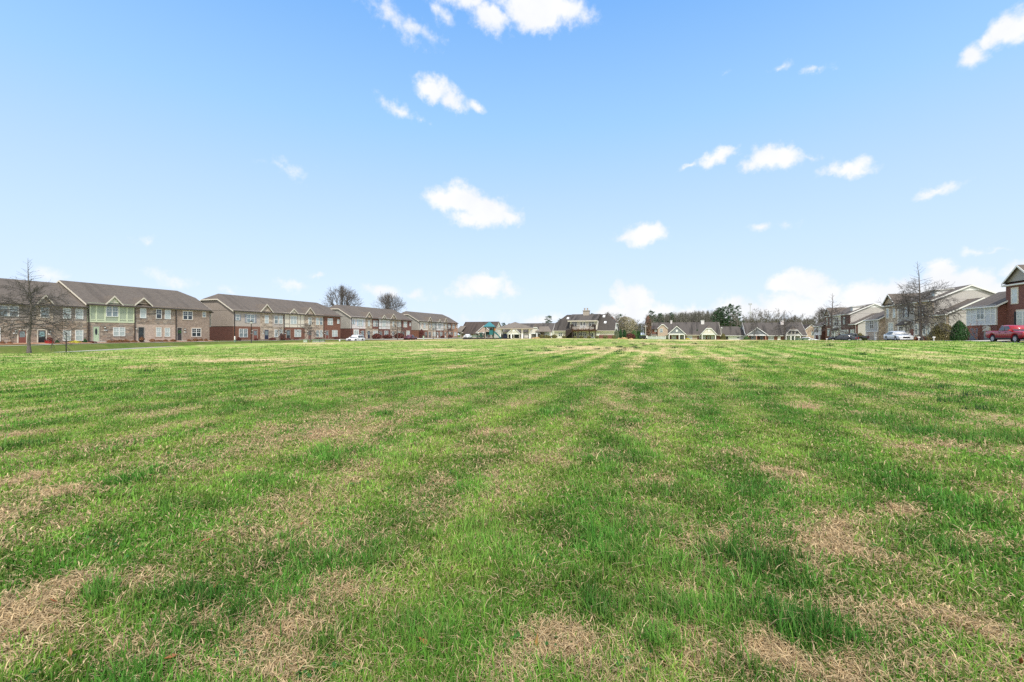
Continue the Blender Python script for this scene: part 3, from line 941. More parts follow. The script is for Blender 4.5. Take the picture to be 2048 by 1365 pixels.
x0, x1 = B.X(1071, -3), B.X(1104, -3); zl = B.Z(1088, 663.4, -3)
B.part('porch_roof', MB().slab([(x0, -3.4, zl), (x1, -3.4, zl), (x1 - 2.2, .5, zl + 1.9), (x0 + .6, .5, zl + 1.9)], .2), RF_TAN)
for px in (1074, 1102.5): B.part('porch_post', MB().box(B.X(px, -3) - .2, B.X(px, -3) + .2, -3.2, -2.8, -1, zl - .2), M_WHITE)
B.part('porch_wall', MB().box(B.X(1076, -1), B.X(1101, -1), -1, -.02, -1, zl), BR_CREAM)
B.part('white_panel', MB().box(B.X(1089, -1), B.X(1100, -1), -1.06, -1.003, B.Z(1095, 672, -1), B.Z(1095, 664, -1)), M_WHITE)

# clubhouse
u = 133.6
B = Bld('clubhouse', 'clubhouse with a broad streaked roof, twin chimney pots and an upstairs balcony', 'clubhouse', 'C', u * math.tan(math.atan((1170 - 1024) / FPX) - YAW), u, .42)
xa, xb = B.X(1108.5), B.X(1228); he = B.Z(1170, 659.5); half = 6.0; rz = B.Z(1172, 629.5, half) - he
B.part('wall', MB().box(xa, xb, 0, 12, -.8, he), SD_IVORY)
B.part('end_wall', MB().box(xb, xb + .05, .05, 11.95, .7, he), SD_WHITE)
B.part('brick_base', MB().box(B.X(1198), xb + .06, -.1, 0, -.8, B.Z(1212, 670.5)), BR_BURG)
B.roof(xa, xb, 0, 12, he, rz, mat=RF_CLUB, trim=M_WHITE, clip=(3.0, 3.0), endwall=(SD_IVORY, SD_WHITE), ov=.45, gut=M_CREAM)
# dormer with shed roof
dx0, dx1 = B.X(1140), B.X(1194.5); dz = B.Z(1167, 641.8)
B.part('dormer_wall', MB().box(dx0, dx1, -.05, 5, he - .3, dz), SD_IVORY)
B.part('dormer_roof', MB().slab([(dx0 - .6, -.7, dz), (dx1 + .2, -.7, dz), (dx1 + .2, half, he + rz + .12), (dx0 - .6, half, he + rz + .12)], .16), RF_OLD)
B.part('dormer_trim', MB().box(dx0 - .6, dx1 + .2, -.76, -.704, dz - .26, dz + .01), M_CREAM)
for q in ((1143.5, 1153.5, 643.5, 652.5), (1178, 1188, 643.5, 652.5)): B.window(*B.W(*q), True, y=-.05, pane=G_DARK)
for px in (1161, 1167): B.door(B.X(px), B.X(px + 3.6), B.Z(px, 656), B.Z(px, 644.5), 'white', y=-.05, lite='full', trim=M_WHITE)
bz = B.Z(1167, 659.5, -2.6); bx0, bx1 = B.X(1144, -2.6), B.X(1191.5, -2.6)
B.part('balcony_deck', MB().box(bx0, bx1, -2.7, -.06, bz - .38, bz), M_DKWOOD)
rl = MB().box(bx0, bx1, -2.7, -2.6, bz + .95, bz + 1.05)
n = 44
for i in range(n + 1):
    x = bx0 + .1 + (bx1 - bx0 - .2) * i / n
    w = .05 if i % 11 == 0 else .016
    rl.box(x - w, x + w, -2.69, -2.61, bz, bz + .95)
B.part('balcony_rail', rl, M_DKWOOD)
pl = MB(); pz = MB()
for a, b in ((1144.2, 1154), (1177, 1188)): pl.box(B.X(a, -2.6), B.X(b, -2.6), -2.58, -2.5, bz + .12, bz + .8)
B.part('balcony_panel', pl, SD_PINKW)
B.part('planter_box', MB().box(bx1 - 1.1, bx1 - .1, -2.5, -1.6, bz, bz + 1.5), M_DKWOOD)
for px in (1145, 1156, 1179, 1191): B.part('balcony_post', MB().box(B.X(px, -2.5) - .12, B.X(px, -2.5) + .12, -2.6, -2.36, -.8, bz - .384), M_DKWOOD)
vm_ = MB(); rv = random.Random(3)
for i in range(900):
    c = Vector((rv.uniform(bx0, bx1), -2.72 + rv.gauss(0, .1), bz - .2 + rv.gauss(0, .22))); q = rv.uniform(.05, .1)
    a1 = Vector((rv.gauss(0, 1), rv.gauss(0, 1), rv.gauss(0, 1))).normalized() * q; a2 = a1.cross(Vector((rv.gauss(0, 1), rv.gauss(0, 1), rv.gauss(0, 1)))).normalized() * q
    vm_.poly([c - a1, c - a2, c + a1, c + a2])
VINE = vm_
# outside stair
sx1, sx0 = bx0 - .05, B.X(1125, -2.6)
st = MB()
for yy in (-2.65, -1.35): st.prism([(sx1, bz - .1), (sx0, -.3), (sx0, -.75), (sx1, bz - .6)], yy, yy + .08)
for i in range(14):
    t = (i + .5) / 14; x = sx1 + (sx0 - sx1) * t; z = bz + (-.5 - bz) * t
    st.box(x - .16, x + .16, -2.56, -1.36, z - .05, z)
for i in range(8):
    t = i / 7; x = sx1 + (sx0 - sx1) * t; z = bz + (-.5 - bz) * t
    st.box(x - .04, x + .04, -2.75, -2.66, z - .1, z + 1.1)
st.prism([(sx1, bz + 1.1), (sx0, .6), (sx0, .48), (sx1, bz + .98)], -2.76, -2.66)
B.part('stair', st, M_DKWOOD)
B.part('stair_tower', MB().box(bx0 - 2.2, bx0 - .1, -1.25, -.06, -.8, bz - .1).box(bx0 - .75, bx0 - .1, -1.25, -.06, bz - .096, bz + 1.6), M_DKWOOD)
for q in ((1117.5, 1124, 666.3, 672.5), (1158, 1164.3, 664.5, 671.3), (1166, 1172, 664.5, 671.3)): B.window(*B.W(*q), True, y=0, pane=G_DARK)
for px in (1144, 1148.7, 1178, 1182.7): B.door(B.X(px), B.X(px + 4), -.2, B.Z(px, 666.2), 'white', y=0, lite='full', trim=M_WHITE)
B.part('white_panel', MB().box(*B.W(1193, 1199.5, 665.8, 672)[:2], -.08, -.004, B.Z(1196, 672), B.Z(1196, 666)), M_WHITE)
cx0, cx1 = B.X(1166.3, 5), B.X(1178.5, 5); cz = B.Z(1172, 622.5, 5)
ch = B.part('chimney', MB().box(cx0, cx1, 4.6, 6.2, he + rz - 1.2, cz).box(cx0 - .12, cx1 + .12, 4.48, 6.32, cz, cz + .2), M_TAUPE)
for px in (1169.3, 1175): MB().lathe((B.X(px, 5.4), 5.4, cz + .2), [(.22, 0), (.2, .5), (.27, .52), (.25, .75)], 10).build('chimney_pot', M_TAUPE, ch)
sl = rz / half
for px, py in ((1136, 637.5), (1208, 633.5), (1210.5, 645.5)):
    x = B.X(px, 4)
    # walk the roof plane for the height seen in the photograph
    yy = min(np.linspace(.5, 5.6, 60), key=lambda q: abs(B.Z(px, py, q) - (he + sl * q)))
    x = B.X(px, yy)
    B.part('skylight', MB().slab([(x - .34, yy - .34, he + sl * (yy - .34) + .14), (x + .34, yy - .34, he + sl * (yy - .34) + .14), (x + .34, yy + .34, he + sl * (yy + .34) + .14), (x - .34, yy + .34, he + sl * (yy + .34) + .14)], .12), M_LENS)

# brick house with two gabled porches
u = 160.0
B = Bld('ranch_house', 'brick house with slate-grey and cream porch gables and a taller tan brick gable', 'house', 'C', u * math.tan(math.atan((1372 - 1024) / FPX) - YAW), u, -.4)
xa, xb = B.X(1305), B.X(1440); he = B.Z(1372, 668.5); rz = B.Z(1372, 645, 6.5) - he
B.part('wall', MB().box(xa, xb, 0, 13, -1, he), BR_BURG)
B.part('front_wall', MB().box(B.X(1371), B.X(1394.5), -.08, -.002, -1, he), BR_CREAM)
B.roof(xa, xb, 0, 13, he, rz, mat=RF_OLD, trim=M_CREAM, endwall=(SD_IVORY, SD_IVORY), ov=.5, gut=M_CREAM)
x0, x1 = B.X(1315.5, -1), B.X(1335.5, -1); ez = B.Z(1325, 657, -1); rz2 = B.Z(1327, 647.5, -1) - ez
B.part('tall_front', MB().box(x0, x1, -1, 6, -1, ez), BR_CREAM)
B.cross_gable((x0 + x1) / 2, x1 - x0, ez, rz2, -1.004, BR_CREAM, M_WHITE, back=8, mat=RF_BROWN, ov=.1, clip=.35)
B.window(*B.W(1320, 1325.3, 658, 665, -1), y=-1)
ez2 = B.Z(1310, 658.8)
B.part('brick_side_wing', MB().box(B.X(1303.5), x0 - .02, .2, 6, -1, ez2), BR_RED)
B.part('side_wing_roof', MB().slab([(B.X(1302.5), -.3, ez2), (x0 - .02, -.3, ez2), (x0 - .02, 6, ez2 + 1.6), (B.X(1302.5), 6, ez2 + 1.6)], .14), RF_DARK)
for q in ((1309.5, 1313.5, 660.3, 664), (1306, 1310, 671, 678)): B.window(*B.W(*q), y=.2)
porch(B, 1337, 1370.5, 667.5, 652.8, SD_SLATE, posts=(1338.2, 1358.5, 1369), deco='vent')
porch(B, 1403, 1432.3, 667.5, 657.2, SD_IVORY, clip_px=5, posts=(1404.3, 1431), deco='vent')
for q, d in (((1343.5, 1352, 671.3, 679.5), True), ((1375, 1384, 671, 679), True), ((1406.5, 1411, 671.3, 679), False), ((1422.5, 1428, 671.3, 679), False), ((1398.5, 1401, 671, 677), False)): B.window(*B.W(*q), d, y=-.08 if 1371 < q[0] < 1394 else 0)
B.door(B.X(1361.5), B.X(1366), -.3, B.Z(1363, 671.5), 'black', y=0, trim=M_WHITE); B.door(B.X(1414.8), B.X(1419.3), -.3, B.Z(1417, 671.5), 'red', y=0, trim=M_WHITE)
for px, w, off, top in ((1405, 3.2, 5.8, 641.8), (1342.5, 1.7, 6.2, 642)):
    x0, x1 = B.X(px - w, off), B.X(px + w, off); zt = B.Z(px, top, off)
    c = B.part('chimney', MB().box(x0, x1, off - .5, off + .6, he + rz - 1.5, zt), SD_WHITE)
    MB().box(x0 - .08, x1 + .08, off - .58, off + .68, zt, zt + .12).build('chimney_cap', M_WHITE, c)

# sided house with a white gable end, garage on its side
u = 165.0
B = Bld('ranch_house', 'house with a white gable end, garage wing and two bare trees before its grey porches', 'house', 'C', u * math.tan(math.atan((1550 - 1024) / FPX) - YAW), u, -.5)
xa, xb = B.X(1493), B.X(1612); he = B.Z(1550, 669.5); rz = B.Z(1550, 645.5, 6.5) - he
B.part('wall', MB().box(xa, xb, 0, 13, -1, he), BR_RED)
B.part('end_wall', MB().box(xa - .05, xa, .05, 12.95, -1, he), SD_WHITE)
B.roof(xa, xb, 0, 13, he, rz, mat=RF_OLD, trim=M_WHITE, endwall=(SD_WHITE, SD_IVORY), ov=.5, gut=M_WHITE)
B.window(xa + 30, xa + 30.9, -.5, .8) if False else None
porch(B, 1495, 1534.5, 669.3, 655.8, SD_SLATE, posts=(1497, 1513, 1531.5), postmat=BR_ORANGE)
porch(B, 1571, 1602.5, 669.3, 660.5, SD_GREY, clip_px=8, posts=(1572.3, 1582, 1589.5, 1601), deco='panes')
for q, d in (((1502, 1511.5, 673, 680), True), ((1537, 1547.3, 673, 680.5), True), ((1575, 1580, 673, 679.5), False), ((1592.5, 1598, 673, 679.5), False)): B.window(*B.W(*q), d, y=0)
B.door(B.X(1521), B.X(1525.5), -.4, B.Z(1523, 672.5), 'black', y=0, trim=M_WHITE); B.door(B.X(1583.5), B.X(1588), -.4, B.Z(1586, 672.5), 'grey', y=0, trim=M_WHITE)
B.part('white_panel', MB().box(B.X(1555), B.X(1561), -.1, -.004, -1, B.Z(1558, 670.8)), M_WHITE)
x0, x1 = B.X(1560.5, 5.8), B.X(1567, 5.8); zt = B.Z(1563, 641.8, 5.8)
c = B.part('chimney', MB().box(x0, x1, 5.3, 6.4, he + rz - 1.5, zt), SD_PINKW)
MB().box(x0 - .08, x1 + .08, 5.2, 6.5, zt, zt + .12).build('chimney_cap', M_WHITE, c)
gx0, gx1 = B.X(1441, 4), B.X(1490, 4); ge = B.Z(1465, 669.5, 4)
B.part('garage_wall', MB().box(gx0, gx1 + .5, 4, 12, -1, ge), SD_WHITE)
B.roof(gx0, gx1 + 1.5, 4, 12, ge, B.Z(1465, 653.5, 8) - ge, mat=RF_OLD, trim=M_WHITE, ov=.5, gut=M_WHITE, name='garage_roof', hip=(0, 3))
B.part('garage_door', MB().box(B.X(1457, 4), B.X(1482, 4), 3.94, 3.996, -1, B.Z(1470, 673, 4)), M_WHITE)
B.part('breezeway', MB().box(B.X(1448, 4), B.X(1456, 4), 3.95, 3.997, -1, B.Z(1452, 673, 4)), DOORS['dark'])
MB2 = MB().box(B.X(1473.5, 4), B.X(1478.5, 4), 3.92, 3.938, B.Z(1476, 676.5, 4), B.Z(1476, 675.2, 4)); B.part('garage_pane', MB2, G_DARK)

u = 172.0
B = Bld('ranch_house', 'tan brick gable of a house partly hidden between dark evergreens and the red brick terrace', 'house', 'C', u * math.tan(math.atan((1617 - 1024) / FPX) - YAW), u, -.5)
x0, x1 = B.X(1610), B.X(1636); ez = B.Z(1620, 659.5)
B.part('wall', MB().box(x0, x1, 0, 12, -1, ez), BR_CREAM)
B.cross_gable((x0 + x1) / 2, x1 - x0, ez, B.Z(1620, 649.5) - ez, -.004, BR_CREAM, M_WHITE, back=12, mat=RF_DARK, ov=.3)
B.part('side_roof', MB().slab([(B.X(1601), 2, ez), (x0, 2, ez), (x0, 8, ez + 2.2), (B.X(1601), 8, ez + 2.2)], .15), RF_DARK)
B.window(*B.W(1623, 1628, 664, 671), y=0)

# ---------------------------------------------------------------- ground, road, grass
def hsh(ix, iy, seed):
    h = (ix.astype(np.int64) * 374761393 + iy.astype(np.int64) * 668265263 + seed * 1274126177) & 0xFFFFFFFF
    h = ((h ^ (h >> 13)) * 1274126177) & 0xFFFFFFFF
    return ((h ^ (h >> 16)) & 0xFFFF) / 65535.0


def vn(x, y, seed=0):
    ix = np.floor(x); iy = np.floor(y); fx = x - ix; fy = y - iy
    fx = fx * fx * (3 - 2 * fx); fy = fy * fy * (3 - 2 * fy)
    a = hsh(ix, iy, seed); b = hsh(ix + 1, iy, seed); c = hsh(ix, iy + 1, seed); d = hsh(ix + 1, iy + 1, seed)
    return (a * (1 - fx) + b * fx) * (1 - fy) + (c * (1 - fx) + d * fx) * fy


def fbm(x, y, seed=0, o=4):
    s = 0; a = .5; t = 0
    for i in range(o):
        s = s + a * vn(x * 2 ** i + 17.3 * i, y * 2 ** i - 9.1 * i, seed + i); t += a; a *= .55
    return s / t


# patches of dead grass and tufts of tall grass, where the photograph has them: x, y, half sizes in its pixels, weight
def onground(px, py):
    D = EYE * FPX / (py - HOR)
    return (px - 1024) / FPX * D, D


DRY = [(100, 1175, 120, 60, 1), (545, 1220, 140, 85, 1.35), (490, 1310, 150, 55, 1.0), (690, 1180, 90, 40, .7), (330, 1160, 90, 30, .8), (60, 1240, 100, 40, .7), (340, 1330, 140, 45, .9), (620, 1330, 110, 40, 1),
       (1120, 1285, 120, 50, 1.25), (1340, 1285, 95, 50, 1.0), (1420, 1330, 120, 40, .7), (1620, 1335, 110, 60, 1.3), (1560, 1230, 60, 45, .9), (1850, 1235, 120, 35, .7), (2010, 1290, 60, 60, .9),
       (1690, 1075, 95, 38, 1), (1570, 950, 55, 32, .95), (1800, 1030, 70, 28, .8), (1860, 895, 110, 18, .9), (1460, 1090, 50, 30, .7), (1650, 1060, 40, 25, .6), (1990, 1100, 60, 25, .6),
       (30, 960, 70, 35, .9), (130, 985, 90, 20, .8), (20, 1050, 70, 40, .9), (260, 940, 100, 14, .7), (0, 870, 60, 14, .8), (70, 868, 50, 8, .6), (0, 770, 90, 30, .7), (40, 820, 80, 10, .6),
       (1000, 872, 60, 14, .95), (1070, 860, 40, 10, .6), (1210, 912, 26, 16, .9), (1600, 812, 45, 7, .95), (1700, 825, 40, 8, .6), (730, 818, 40, 5, .85), (1270, 838, 60, 6, .4), (860, 990, 90, 60, .45),
       (1000, 960, 40, 60, .45), (780, 1060, 80, 60, .4), (960, 900, 90, 18, .4), (600, 870, 120, 10, .5), (500, 720, 180, 4, .9), (330, 735, 80, 3, .6), (280, 760, 120, 4, .5), (640, 760, 100, 4, .4),
       (930, 735, 80, 4, .5), (880, 700, 120, 3, .7), (1180, 697, 90, 6, 1.1), (1260, 704, 25, 12, 1.0), (1110, 706, 60, 3, .7), (1330, 690, 60, 6, .8), (1400, 720, 90, 5, .6), (1500, 740, 60, 5, .5), (1640, 770, 120, 8, .6),
       (1700, 740, 90, 5, .5), (1850, 790, 130, 8, .6), (2000, 830, 70, 6, .6), (1960, 750, 120, 5, .4), (1750, 700, 100, 2, .5), (1600, 690, 150, 2, .45), (1450, 683, 200, 2, .75), (850, 683, 240, 1.8, .9), (640, 690, 60, 2, .8),
       (1050, 682, 200, 1.5, .6), (1800, 686, 120, 2, .45), (2000, 695, 80, 5, .5), (700, 905, 80, 6, .4), (430, 690, 60, 3, .5)]
LUSH = [(70, 893, 55, 16, 1.2), (335, 1208, 95, 40, 1.1), (225, 1195, 45, 20, .9), (1420, 830, 28, 6, 1.2), (1335, 825, 34, 10, .7), (1890, 870, 60, 16, .9), (1640, 1270, 70, 45, 1.1), (1480, 1240, 110, 45, .9), (860, 1300, 110, 70, .9), (690, 1300, 60, 70, .8),
        (1420, 1010, 110, 40, .5), (1540, 1130, 80, 30, .7), (1700, 1010, 70, 18, .8), (1190, 900, 60, 20, .5), (1200, 1210, 45, 35, .5), (940, 1240, 100, 40, .5), (1900, 950, 120, 20, .6), (500, 960, 120, 20, .4), (300, 990, 90, 16, .6),
        (2010, 880, 50, 14, .9), (1250, 760, 16, 60, .45), (1330, 800, 24, 60, .5), (1010, 770, 40, 14, .5), (770, 830, 30, 6, .9), (1130, 780, 40, 30, .4), (420, 810, 80, 8, .6), (620, 700, 100, 2, .4), (1310, 1290, 30, 30, .6), (130, 1130, 70, 30, .5)]


def blobs(x, y, L):
    out = np.zeros_like(x)
    for px, py, rx, ry, w in L:
        cx, D = onground(px, py)
        ax = rx * D / FPX * .84; ay = D * ry / (py - HOR) * .82
        if ay > 25: ay = 25
        q = ((x - cx) / ax) ** 2 + ((y - D) / ay) ** 2
        out = np.maximum(out, w * np.exp(-q * 1.1))
    return out


def turf(x, y):
    """dryness 0..1, lushness 0..1 and hue 0..1 of the turf"""
    u = x * UX + y * UY; v = x * VX + y * VY
    wx = x + .5 * (fbm(x * 1.7, y * 1.7, 90, 2) - .5); wy = y + .5 * (fbm(x * 1.7, y * 1.7, 95, 2) - .5)
    st = fbm(v * .95, u * .11, 3, 4)               # drawn out along the mower's path
    big = fbm(x * .09, y * .09, 21, 3)
    med = fbm(x * 1.05, y * 1.05, 31, 4)
    fine = fbm(x * 4.2, y * 4.2, 41, 3)
    r = np.hypot(x, y)
    farw = sstep(15, 60, r)
    d = .36 * st + .1 * big + .3 * med + .24 * fine
    d = sstep(.465, .665, d - .015 * farw)
    p = blobs(wx, wy, DRY) * (.72 + .62 * sstep(.36, .6, fbm(x * 2.3, y * 2.3, 47, 3))); l = blobs(wx, wy, LUSH) * (.6 + .7 * fbm(x * 3.1, y * 3.1, 48, 2))
    d = np.clip(d * .68 + p * (.72 + 1.7 * (fine - .45)) - .8 * l, 0, 1)
    lu = np.clip(l + .75 * sstep(.53, .75, fbm(x * 1.3, y * 1.3, 51, 4)) * (1 - d), 0, 1)
    # mower tracks
    tr = .5 + .5 * np.sin(v * 2 * math.pi / 1.5 + 1.0 * fbm(v * .9, u * .3, 62, 2) + 3.0 * fbm(u * .04, v * .15, 61, 2)) * (1 - sstep(28, 60, r))
    hue = np.clip(sstep(.3, .7, .6 * fbm(x * .33, y * .33, 71, 3) + .4 * fbm(x * 1.5, y * 1.5, 72, 3)) * .6 + .64 * tr - .18, 0, 1)
    far = sstep(9, 40, r)
    d = np.clip(d + (.16 + .16 * far) * (tr - .5) + far * (.02 + .34 * sstep(.35, .7, fbm(x * 1.6, y * 1.6, 33, 3))), 0, 1)
    lawn = sstep(-58, -64, v)
    d = d * (1 - .75 * lawn); lu = np.clip(lu + .8 * lawn, 0, 1); d = np.maximum(d, .25 * lawn * fine)
    return d, lu, hue


def lerp3(a, b, t):
    return np.asarray(a)[None, :] * (1 - t[:, None]) + np.asarray(b)[None, :] * t[:, None]


GREEN_A, GREEN_B, GREEN_C = (.1, .25, .032), (.245, .385, .064), (.056, .196, .036)
STRAW_A, STRAW_B = (.70, .55, .33), (.46, .33, .18)


def ground_color(x, y):
    d, lu, hue = turf(x, y)
    g = lerp3(GREEN_A, GREEN_B, hue)
    g = g * (1 - lu[:, None] * .6) + np.asarray(GREEN_C)[None, :] * lu[:, None] * .6
    r = np.hypot(x, y)
    near = 1 - sstep(6, 26, r)
    soil = np.asarray((.2, .145, .085))
    g = g * (1 - .6 * near[:, None]) + soil[None, :] * .6 * near[:, None]
    s = lerp3(STRAW_A, STRAW_B, fbm(x * 2, y * 2, 81, 2))
    s = s * (1 - .45 * near[:, None])
    c = g * (1 - d[:, None]) + s * d[:, None]
    c *= (.8 + .4 * fbm(x * 3, y * 3, 82, 3))[:, None]
    v = x * VX + y * VY
    c *= 1 - np.array([[.36, .5, .42]]) * sstep(-52, -60, v)[:, None]      # deeper green lawns before the terraces, shade of missing blades painted in
    return c


def color_attr(me, name, col, domain='POINT'):
    a = me.color_attributes.new(name, 'FLOAT_COLOR', domain)
    rgba = np.ones((len(col), 4), np.float32); rgba[:, :3] = col
    a.data.foreach_set('color', rgba.ravel())


def np_mesh(name, V, loops, starts, totals, mat):
    me = bpy.data.meshes.new(name)
    me.vertices.add(len(V)); me.vertices.foreach_set('co', np.ascontiguousarray(V, np.float32).ravel())
    me.loops.add(len(loops)); me.loops.foreach_set('vertex_index', np.ascontiguousarray(loops, np.int32))
    me.polygons.add(len(starts)); me.polygons.foreach_set('loop_start', np.ascontiguousarray(starts, np.int32))
    try: me.polygons.foreach_set('loop_total', np.ascontiguousarray(totals, np.int32))
    except Exception: pass
    me.update(calc_edges=True); me.validate()
    me.materials.append(mat)
    o = bpy.data.objects.new(name, me); COL.objects.link(o)
    return o


def turf_material(name, trans):
    t = NT(name)
    a = t.n('ShaderNodeVertexColor', layer_name='tint')
    t.t.nodes.remove(t.b)
    d = t.n('ShaderNodeBsdfDiffuse')
    if not trans:
        f = t.noise(t.obj(), 14, 5, .7)
        c = t.mix(.55, a.outputs[0], t.ramp(f, [(.25, (.35, .35, .35)), (.75, (1.6, 1.6, 1.6))]), 'MULTIPLY')
        t.l(c, d.inputs['Color'])
        b = t.n('ShaderNodeBump'); b.inputs['Strength'].default_value = .6; b.inputs['Distance'].default_value = .05
        t.l(f, b.inputs['Height']); t.l(b.outputs[0], d.inputs['Normal'])
        t.l(d.outputs[0], t.out.inputs[0])
    else:
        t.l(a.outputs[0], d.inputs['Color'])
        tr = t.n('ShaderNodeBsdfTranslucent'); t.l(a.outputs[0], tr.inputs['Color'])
        gl = t.n('ShaderNodeBsdfGlossy'); gl.inputs['Roughness'].default_value = .45
        m = t.n('ShaderNodeMixShader'); m.inputs[0].default_value = trans
        t.l(d.outputs[0], m.inputs[1]); t.l(tr.outputs[0], m.inputs[2])
        m2 = t.n('ShaderNodeMixShader'); m2.inputs[0].default_value = .015
        t.l(m.outputs[0], m2.inputs[1]); t.l(gl.outputs[0], m2.inputs[2])
        t.l(m2.outputs[0], t.out.inputs[0])
    return t.m


M_TURF = turf_material('turf_soil', 0)
M_BLADE = turf_material('grass_blades', .42)


def make_ground():
    # one sheet: rings that widen with distance, closer directions in front
    front = np.linspace(-62, 62, 420); back = np.linspace(62, 298, 90)[1:-1]
    ang = np.radians(np.concatenate([front, back]))
    rad = np.concatenate([[.25, .7], np.geomspace(1.1, 260, 470), np.geomspace(270, 3500, 26)])
    A, Rr = np.meshgrid(ang, rad)
    x = (np.sin(A) * Rr).ravel(); y = (np.cos(A) * Rr).ravel()
    z = gz(x, y)
    na, nr = len(ang), len(rad)
    V = np.stack([x, y, z], 1)
    V = np.vstack([V, [[0, 0, 0]]])
    i, j = np.meshgrid(np.arange(nr - 1), np.arange(na), indexing='ij')
    j2 = (j + 1) % na
    q = np.stack([i * na + j, i * na + j2, (i + 1) * na + j2, (i + 1) * na + j], -1).reshape(-1, 4)[:, ::-1]
    t = np.stack([np.full(na, len(V) - 1), (np.arange(na) + 1) % na, np.arange(na)], 1)[:, ::-1]
    loops = np.concatenate([q.ravel(), t.ravel()])
    starts = np.concatenate([np.arange(len(q)) * 4, len(q) * 4 + np.arange(len(t)) * 3])
    totals = np.concatenate([np.full(len(q), 4), np.full(len(t), 3)])
    o = np_mesh('ground', V, loops, starts, totals, M_TURF)
    col = np.vstack([ground_color(x, y), [[.1, .12, .04]]])
    color_attr(o.data, 'tint', col)
    o.data.polygons.foreach_set('use_smooth', [True] * len(o.data.polygons))
    tag(o, kind='structure')
    return o


NP = np.random.default_rng(7)


def blades(x, y, kind, dry, lu, hue, r, seg2, name_seed=0):
    n = len(x)
    z = gz(x, y)
    a = NP.uniform(0, 2 * math.pi, n)
    h = (.03 + .036 * NP.random(n)) * (1 + 1.1 * lu) * (.75 + .5 * fbm(x * 3.3, y * 3.3, 57, 3)) * (1 + .25 * sstep(8, 30, r))
    long = NP.random(n) < .035
    h = np.where(long, h * 1.8, h)
    h = np.where(kind, h * 1.1, h * (.75 + .5 * NP.random(n) ** 2))
    w = (.0013 + .00078 * r) * NP.uniform(.6, 1.4, n)
    w = np.where(kind, w * .75, w)
    lean = np.where(kind, NP.uniform(1.2, 5.0, n), np.abs(NP.normal(.35, .5, n)))
    dx, dy = np.cos(a), np.sin(a)
    pw = a + math.pi / 2 + NP.normal(0, .5, n)
    px, py = np.cos(pw) * w, np.sin(pw) * w
    hz = h / np.sqrt(1 + lean * lean); off = hz * lean
    lift = np.where(kind, NP.uniform(0, .03, n) * (1 - sstep(20, 40, r)), -.004)
    b = np.stack([x, y, z + lift], 1)
    P = np.stack([px, py, np.zeros(n)], 1)
    tip = b + np.stack([dx * off, dy * off, hz * np.where(kind, NP.uniform(.35, 1, n), 1)], 1)
    g = lerp3(GREEN_A, GREEN_B, np.clip(hue + NP.normal(0, .22, n), 0, 1))
    g = g * (1 - .6 * lu[:, None]) + np.asarray(GREEN_C)[None, :] * .6 * lu[:, None]
    s = lerp3(STRAW_A, STRAW_B, NP.random(n))
    tuft = .46 + 1.08 * fbm(x * 3.0, y * 3.0, 57, 3)
    c = np.where(kind[:, None], s * NP.uniform(.55, 1.4, n)[:, None], g * (NP.uniform(.7, 1.35, n) * tuft * 1.08)[:, None])
    yel = (NP.random(n) < .14) & ~kind
    c[yel] = c[yel] * .45 + np.asarray((.30, .27, .10))[None, :] * .55
    fb = (.65 * sstep(12, 45, r))[:, None]
    c = c * (1 - fb) + ground_color(x, y) * 1.12 * fb
    if seg2:
        mid = b + np.stack([dx * off * .35, dy * off * .35, hz * .6], 1) 
        V = np.stack([b - P, b + P, mid + P * .8, mid - P * .8, tip], 1).reshape(-1, 3)
        k = np.arange(n)[:, None] * 5
        loops = np.concatenate([k + np.array([[0, 1, 2, 3, 3, 2, 4]])], 1).ravel()
        starts = (np.arange(n)[:, None] * 7 + np.array([[0, 4]])).ravel()
        totals = np.tile([4, 3], n)
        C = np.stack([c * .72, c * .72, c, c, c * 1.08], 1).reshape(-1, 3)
    else:
        V = np.stack([b - P, b + P, tip], 1).reshape(-1, 3)
        loops = np.arange(n * 3); starts = np.arange(n) * 3; totals = np.full(n, 3)
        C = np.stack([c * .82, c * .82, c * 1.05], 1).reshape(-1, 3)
    return V, loops, starts, totals, C


